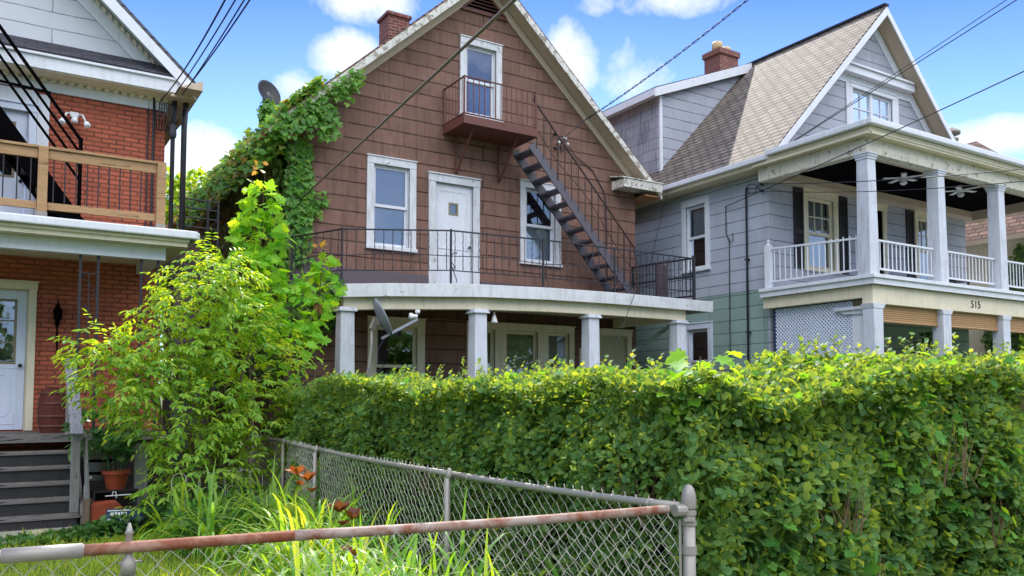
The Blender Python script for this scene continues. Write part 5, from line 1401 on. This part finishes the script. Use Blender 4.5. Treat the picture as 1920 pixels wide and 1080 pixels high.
MB().beam((.875, 11.42, 1.14), (.87, 12.85, 2.12), .145, .035).build("handrail", wood("weathered_handrail", hexc("8b8d96"), hexc("5d5e66"), (14, 1.5, 14), crack=(hexc("2e2e34"), .38)), ST, bevel=.006)
MB().beam((.98, 11.62, 1.1), (1.03, 11.45, .08), .02, .09).build("brace", M["grey_wood_v"], ST)
PD = MB().box(-1.4, .92, 10.55, 11.40, 0, .035).build("path", M["stone"]); tag(PD, kind="structure")
# ---------- things on the porch and beside the steps
B = thing("barrel", "old reddish wooden barrel standing on the porch beside the white door", "barrel", (.72, 13.55, 1.09))
prof = [(.155, 0), (.175, .1), (.19, .25), (.19, .36), (.175, .5), (.155, .62)]
MB().lathe(prof + [(.14, .62), (.14, .59)], (.72, 13.55, 1.09), 18).build("staves", M["barrel"], B, smooth=False)
for z, r in ((.08, .176), (.22, .192), (.40, .191), (.55, .172)):
    MB().lathe([(r, z), (r + .004, z + .002), (r + .004, z + .03), (r, z + .032)], (.72, 13.55, 1.09), 18).build("hoop", M["rust_iron"], B, smooth=True)
MB().box(.62, .80, 13.5, 13.62, 1.712, 1.74).build("lid", M["barrel"], B)
WL = thing("wall_lantern", "black wall lantern on the brick beside the white storm door", "lantern", (.78, 14.25, 2.85))
MB().lathe([(.02, 0), (.055, .03), (.06, .14), (.075, .15), (.02, .22), (.01, .26)], (.78, 14.18, 2.74), 8).build("lamp_body", M["ceil_black"], WL)
MB().box(.75, .81, 14.27, 14.298, 2.68, 3.0).tube([(.78, 14.28, 2.95), (.78, 14.2, 3.05), (.78, 14.18, 3.0)], .01, 6).build("bracket", M["ceil_black"], WL)
MB().tube([(.78, 14.29, 2.68), (.79, 14.29, 2.3)], .012, 5).build("cord", M["ceil_black"], WL)
FL = thing("floodlight", "white twin floodlight under the frieze of the upper brick wall", "floodlight", (1.0, 14.2, 5.9))
MB().box(.86, .98, 14.24, 14.297, 5.92, 6.0).build("junction_box", M["plastic_white"], FL, bevel=.008)
for s in (-1, 1):
    p = V((.92 + s * .06, 14.22, 5.96)); e = V((.92 + s * .15, 14.14, 5.84))
    MB().tube([p, p + V((s * .05, -.03, -.01)), e], .015, 8).lathe([(.02, 0), (.04, .03), (.048, .09), (.035, .1)], e, 12, axis=(s * .25, -.45, -.75)).build("lamp_head", M["plastic_white"], FL, smooth=True)
MB().lathe([(.045, 0), (.05, .04), (.03, .09)], (.92, 14.2, 5.82), 10).build("sensor", M["plastic_white"], FL, smooth=True)
# planting corner by the steps
PT = thing("terracotta_pot", "wide terracotta pot with tall stems on a dark shelf beside the steps", "plant pot", (1.36, 11.75, .43))
MB().lathe([(.11, 0), (.15, .19), (.17, .19), (.172, .235), (.15, .235), (.14, .21)], (1.36, 11.75, .425), 20).build("pot", M["terra"], PT, smooth=False)
m = MB(); LP = []
for k in range(11):
    a = k * 2.4; b = V((1.36 + .08 * math.cos(a), 11.75 + .08 * math.sin(a), .62)); e = b + V((.13 * math.cos(a), .13 * math.sin(a), .45 + .03 * k)); m.tube([b, b.lerp(e, .5) + V((0, 0, .06)), e], .005, 5)
    for q in range(7): LP.append(tuple(b.lerp(e, .45 + .09 * q)))
m.build("stalk", M["weed"], PT)
LP = np.array(LP); leaves("leaves", M["weed"], PT, LP, norm(jit(np.tile([0, -.2, -.2], (len(LP), 1)), .7)), norm(jit(np.tile([0, -.4, .9], (len(LP), 1)), .3)), RNG.uniform(.10, .19, len(LP)), OVAL)
SHF = thing("plant_shelf", "low dark shelf holding the terracotta pot", "shelf", (1.36, 11.75, 0))
MB().box(1.08, 1.6, 11.6, 11.95, .40, .425).build("shelf_top", M["fill_dark"], SHF)
for x in (1.1, 1.58):
    for y in (11.62, 11.93): MB().box(x - .015, x + .015, y - .015, y + .015, 0, .40).build("leg", M["iron"], SHF)
MB().tube([(1.22, 11.56, .36), (1.58, 11.56, .365), (1.62, 11.56, .40)], .008, 6).tube([(1.30, 11.56, .37), (1.31, 11.55, .41), (1.34, 11.55, .41), (1.35, 11.56, .33)], .007, 6).build("wire_hook", M["plastic_white"], SHF)
BP = thing("bucket_planter", "pale bucket planter with dark hoops and big leaves beside the handrail", "planter", (1.2, 12.05, .5))
MB().lathe([(.15, 0), (.18, .36), (.19, .36), (.19, .39), (.17, .39), (.16, .34)], (1.2, 12.1, .52), 18).build("bucket", painted("pale_bucket", hexc("8d9492"), amt=.5), BP, smooth=True)
for z, r in ((.08, .163), (.24, .178)): MB().lathe([(r, z), (r + .006, z), (r + .006, z + .035), (r, z + .035)], (1.2, 12.1, .52), 18).build("hoop", M["ceil_black"], BP)
LP, d = ball(120, (1.18, 12.0, 1.12), (.36, .28, .30)); leaves("leaves", M["weed"], BP, LP, norm(jit(d + np.array([0, -.2, -.3]), .3)), norm(jit(np.tile([0, -.5, .9], (len(LP), 1)), .3)), RNG.uniform(.10, .20, len(LP)), OVAL)
m = MB()
for k in range(14): a = k * 2.4; m.tube([(1.2, 12.1, .85), (1.2 + .25 * math.cos(a), 12.05 + .2 * math.sin(a), 1.0 + .03 * k)], .005, 4)
m.build("stalk", M["weed"], BP)
MB().box(1.03, 1.37, 11.95, 12.27, .02, .515).build("stand", M["fill_dark"], BP)
BL = thing("clay_block", "reddish clay block with a sloping end lying beside the steps", "block", (1.2, 11.35, 0))
MB().prism([(1.04, 11.3, 0.0), (1.40, 11.3, 0.0), (1.40, 11.3, .24), (1.33, 11.3, .31), (1.04, 11.3, .30)], (0, .28, 0)).build("block", M["terra"], BL, bevel=.008)
GP = thing("bent_pipe", "short white bent pipe sticking up behind the clay block", "pipe", (1.05, 11.7, .2))
MB().tube([(1.0, 11.62, .30), (1.0, 11.62, .50), (1.03, 11.62, .58), (1.07, 11.62, .60)], .018, 8).build("bend", M["plastic_white"], GP, smooth=True)
WP = thing("wooden_post", "short rough wooden post at the foot of the steps", "post", (1.0, 11.3, 0))
MB().beam((1.0, 11.32, 0), (1.01, 11.34, .36), .09, .09).build("timber", M["bark"], WP)
YS = thing("yard_sign", "small blue yard sign with white lettering beside the steps", "sign", (1.3, 10.6, 0))
yf = FR((1.12, 10.6, .09), (.98, -.2, 0), (-.2, -.98, 0))
MB(yf).prism([(0, 0, .04), (.36, 0, .04), (.42, 0, .10), (.36, 0, .225), (.02, 0, .225)], (0, .012, 0)).build("sign_face", M["sign_blue"], YS)
m = MB(yf).box(.03, .26, .0125, .015, .20, .212)
for z0, z1, segs in ((.145, .185, ((.06, .1), (.105, .135), (.14, .165), (.17, .2), (.205, .235))), (.09, .115, ((.03, .07), (.075, .105), (.115, .13), (.16, .18), (.2, .27))), (.05, .062, ((.03, .06), (.09, .12), (.15, .17), (.2, .26)))):
    for a, b in segs: m.box(a, b - .004, .0125, .015, z0, z1)
tag(m.build("lettering", M["plastic_white"], YS), kind="stuff")
MB(yf).box(.17, .19, -.02, -.001, -.09, .2).build("stake", M["galv"], YS)
GB = thing("grey_board", "upright weathered grey board behind the terracotta pot", "board", (1.62, 11.7, 0))
MB().beam((1.66, 11.72, 0), (1.64, 11.75, 1.0), .16, .03, (0, 1, 0)).build("plank", M["grey_wood_v"], GB)
# things on the ground floor porch of the brown house
HP = thing("hanging_lamp", "white bell shaped lamp hanging under the porch beam beside the second column", "lamp", (7.62, 12.8, 3.1))
MB().lathe([(.015, .12), (.02, .06), (.035, .03), (.06, -.06), (.065, -.085), (.05, -.085)], (7.62, 12.8, 3.02), 14).build("lamp_shade", M["plastic_white"], HP, smooth=True)
MB().tube([(7.62, 12.8, 3.37), (7.62, 12.8, 3.13)], .008, 5).build("hook", M["iron"], HP)
PL = thing("porch_floodlight", "white twin floodlight on the brown wall by the third porch column", "floodlight", (11.2, 14.7, 3.05))
for z, x in ((3.12, 11.22), (2.95, 11.12)): MB().lathe([(.025, 0), (.05, .05), (.065, .12), (.05, .13)], (x, 14.66, z), 10, axis=(-.5, -.6, -.2)).build("lamp_head", M["plastic_white"], PL, smooth=True)
MB().box(11.18, 11.3, 14.72, 14.785, 3.0, 3.16).build("junction_box", M["plastic_white"], PL)
NB = thing("wall_plaque", "small white framed wall plaque with dark motifs beside the triple window", "plaque", (11.1, 14.75, 2.4))
MB(FR((11.0, 14.79, 2.2), (1, 0, 0), (0, -1, 0))).box(0, .34, 0, .02, 0, .48).build("panel", M["cream"], NB)
m = MB(FR((11.0, 14.79, 2.2), (1, 0, 0), (0, -1, 0)))
for x, z, r in ((.09, .40, .03), (.25, .40, .03), (.17, .37, .02), (.12, .30, .02), (.22, .31, .02), (.17, .25, .03)): m.prism([(x + r * math.cos(q), .021, z + r * math.sin(q)) for q in [k * .7854 for k in range(8)]], (0, .003, 0))
m.build("motif", M["ink"], NB)
# furniture glimpsed on the grey house porches
for i, (x, y, z, lab, mt) in enumerate(((14.6, 11.2, .7, "dark wicker chair with a pale cushion on the lower porch nearest the lattice", "cream"), (18.6, 10.7, 3.87, "dark porch chair behind the white upper railing, second bay", "gray_f"))):
    C_ = thing("porch_chair", lab, "chair", (x, y, z))
    MB().box(x - .3, x + .3, y - .28, y + .28, z + .36, z + .42).build("seat", M["fill_dark"], C_, bevel=.01)
    pts = [(x - .33 + .66 * k / 10, y + .26, z + .42 + .62 * math.sin(math.pi * (k + 1) / 12) ** .5) for k in range(11)]
    MB().prism([(x - .33, y + .26, z + .42)] + pts + [(x + .33, y + .26, z + .42)], (0, .05, 0)).build("backrest", M["fill_dark"], C_)
    MB().box(x - .25, x + .25, y + .18, y + .255, z + .45, z + .88).build("cushion", M[mt], C_, bevel=.02)
    for a in (-.27, .27):
        for b in (-.25, .25): MB().box(x + a - .02, x + a + .02, y + b - .02, y + b + .02, z, z + .36).build("leg", M["fill_dark"], C_)
PB = thing("potted_plant", "dark bushy potted plant on the lower porch of the grey house, second bay", "potted plant", (17.4, 10.6, .7))
MB().lathe([(.16, 0), (.22, .4), (.24, .4), (.24, .45), (.2, .45)], (17.4, 10.6, .7), 16).build("pot", M["terra"], PB)
p, d = ball(420, (17.4, 10.5, 2.2), (.75, .5, .85)); leaves("leaves", M["weed"], PB, p, norm(jit(d, .4)), norm(jit(np.tile([0, -.5, .8], (len(p), 1)), .4)), RNG.uniform(.09, .16, len(p)), OVAL)
MB().tube([(17.4, 10.6, 1.1), (17.4, 10.55, 2.4)], .02, 6).build("stem", M["bark"], PB)

# ---------- overhead cables
def cable(name, lab, runs, mat, cat="cable", group=None):
    T = thing(name, lab, cat, runs[0][0][0], group)
    for pts, r in runs:
        a, b = V(pts[0]), V(pts[-1]); sag = pts[1] if len(pts) == 3 and not hasattr(pts[1], "__len__") else 0
        q = [a.lerp(b, i / 24) - V((0, 0, sag * 4 * (i / 24) * (1 - i / 24))) for i in range(25)]
        MB().tube(q, r, 6).build("strand", M[mat], T, smooth=True)
    return T
cA = [(4.64, 14.79, 5.2), .02, (3.15, 5.0, 4.51)]
dA = V(cA[2]) - V(cA[0])
cable("service_cable", "thick tan cable slanting across the brown gable down to the ivy corner", [((cA[0], .0, tuple(V(cA[0]) + dA * 2.2)), .015), ((tuple(V(cA[0]) + V((.012, 0, .004))), .0, tuple(V(cA[0]) + dA * 2.2 + V((.03, 0, .02)))), .008)], "cable_tan")
T = cable("twisted_cable", "twisted black service cable reaching the right slope of the brown gable", [(((10.5, 14.5, 7.35), .0, (10.9, 14.36, 7.72)), .012)], "cable")
pB = [V((10.9, 14.36, 7.72)).lerp(V((10.73, 10, 8.57)), i / 60) - V((0, 0, .0)) for i in range(61)]
dB = V((10.73, 10, 8.57)) - V((10.9, 14.36, 7.72))
pB = [V((10.9, 14.36, 7.72)) + dB * (2.2 * i / 130) - V((0, 0, .28 * 4 * (i / 130) * (1 - i / 130) * 1.0)) + V((0, 0, .0)) for i in range(131)]
for s in (0, math.pi):
    q = [p + V((.012 * math.cos(i * .9 + s), 0, .016 * math.sin(i * .9 + s))) for i, p in enumerate(pB)]
    MB().tube(q, .009, 5).build("strand", M["cable"], T, smooth=True)
INS = thing("insulator_cluster", "cluster of small insulators and looped wires on the brown gable under the right rake", "insulator", (10.45, 14.7, 7.3))
for x, z in ((10.36, 7.42), (10.44, 7.24), (10.36, 7.1), (10.62, 7.36), (10.68, 7.24)): MB().lathe([(.012, 0), (.035, .02), (.02, .05), (.04, .07), (.02, .11)], (x, 14.795, z), 10, axis=(-.2, -1, -.3)).build("insulator", M["plastic_white" if x > 10.4 else "cable"], INS, smooth=True)
MB().tube([(10.5, 14.5, 7.35), (10.4, 14.62, 7.15), (10.45, 14.7, 7.0), (10.7, 14.72, 7.15), (10.9, 14.76, 7.0), (11.4, 14.78, 6.75), (11.72, 14.78, 6.3), (11.78, 14.78, 6.05), (11.8, 14.78, 5.4), (11.8, 14.78, 4.0)], .012, 5).tube([(10.62, 14.7, 7.3), (10.55, 14.66, 7.1), (10.4, 14.7, 7.12)], .01, 5).build("loop_wire", M["cable"], INS, smooth=True)
for i, (e, r, lab) in enumerate(((( 1.83, 9, 5.83), .010, "leftmost dark cable rising from the brick house eave corner"), ((2.02, 9, 5.88), .009, "second of the dark cables rising from the brick house eave corner"), ((2.11, 9, 5.90), .009, "third of the dark cables rising from the brick house eave corner"), ((2.16, 9, 5.91), .010, "rightmost dark cable rising from the brick house eave corner"))):
    a = V(((2.12, 14.05, 6.35), (2.3, 13.8, 6.42), (2.4, 13.8, 6.42), (2.44, 13.82, 6.5))[i]); d_ = V(e) - a
    cable("service_cable", lab, [((tuple(a), .12 if i else .3, tuple(a + d_ * 2.2)), r)], "cable_grey", group="cables to the brick house")
m = MB()
for k in range(9): m.tube([(2.12 + .03 * k, 14.1, 6.34), (2.1 + .04 * k, 14.0, 6.2 + .02 * (k % 3)), (2.06 + .05 * k, 14.02, 6.05 + .05 * (k % 2)), (2.1 + .03 * k, 14.2, 5.9)], .010, 5)
m.lathe([(.05, 0), (.06, .05), (.05, .2), (.03, .22)], (2.3, 13.95, 5.75), 10)
X = thing("cable_tangle", "tangle of wires and a weatherhead under the brick house eave corner", "wires", (2.2, 14.1, 6.1)); m.build("wires", M["cable"], X)
def ray_cable(lab, a, b, f, r, sag=0, mat="cable_grey"):
    a = V(a); b = V(b); cable("service_cable", lab, [((tuple(a), sag, tuple(a + (b - a) * f)), r)], mat, group="cables across the grey house")
a = V((14.2, 11.56, 6.98))
ray_cable("upper grey cable crossing the grey gable from its left end", a, (14.37, 7, 8.26), 1.7, .009)
ray_cable("thin cable alongside the upper grey cable over the gable", a + V((.02, 0, .02)), (14.30, 7, 8.33), 1.7, .007)
ray_cable("lower grey cable slanting past the corner column of the grey house", (13.95, 13.2, 5.91), (12.47, 6, 6.34), 1.5, .009, .05)
ray_cable("black cable sagging just below the upper porch beam", (13.95, 12.1, 6.2), (12.37, 6, 4.95), 1.4, .008, .12, "cable")
ray_cable("thin cable sagging under the black one across the upper porch", (13.95, 12.12, 6.05), (12.36, 6, 4.80), 1.4, .007, .16)
ray_cable("thin guy wire slanting in front of the porch fascia of the brown house", (10.02, 12.35, 2.5), (10.6, 12.36, 3.72), 1.0, .006, 0, "cable")
ray_cable("thin wire hanging against the grey side wall near its eave", (13.5, 14.6, 6.5), (13.2, 15.0, 4.5), 1.0, .006, 0, "cable")
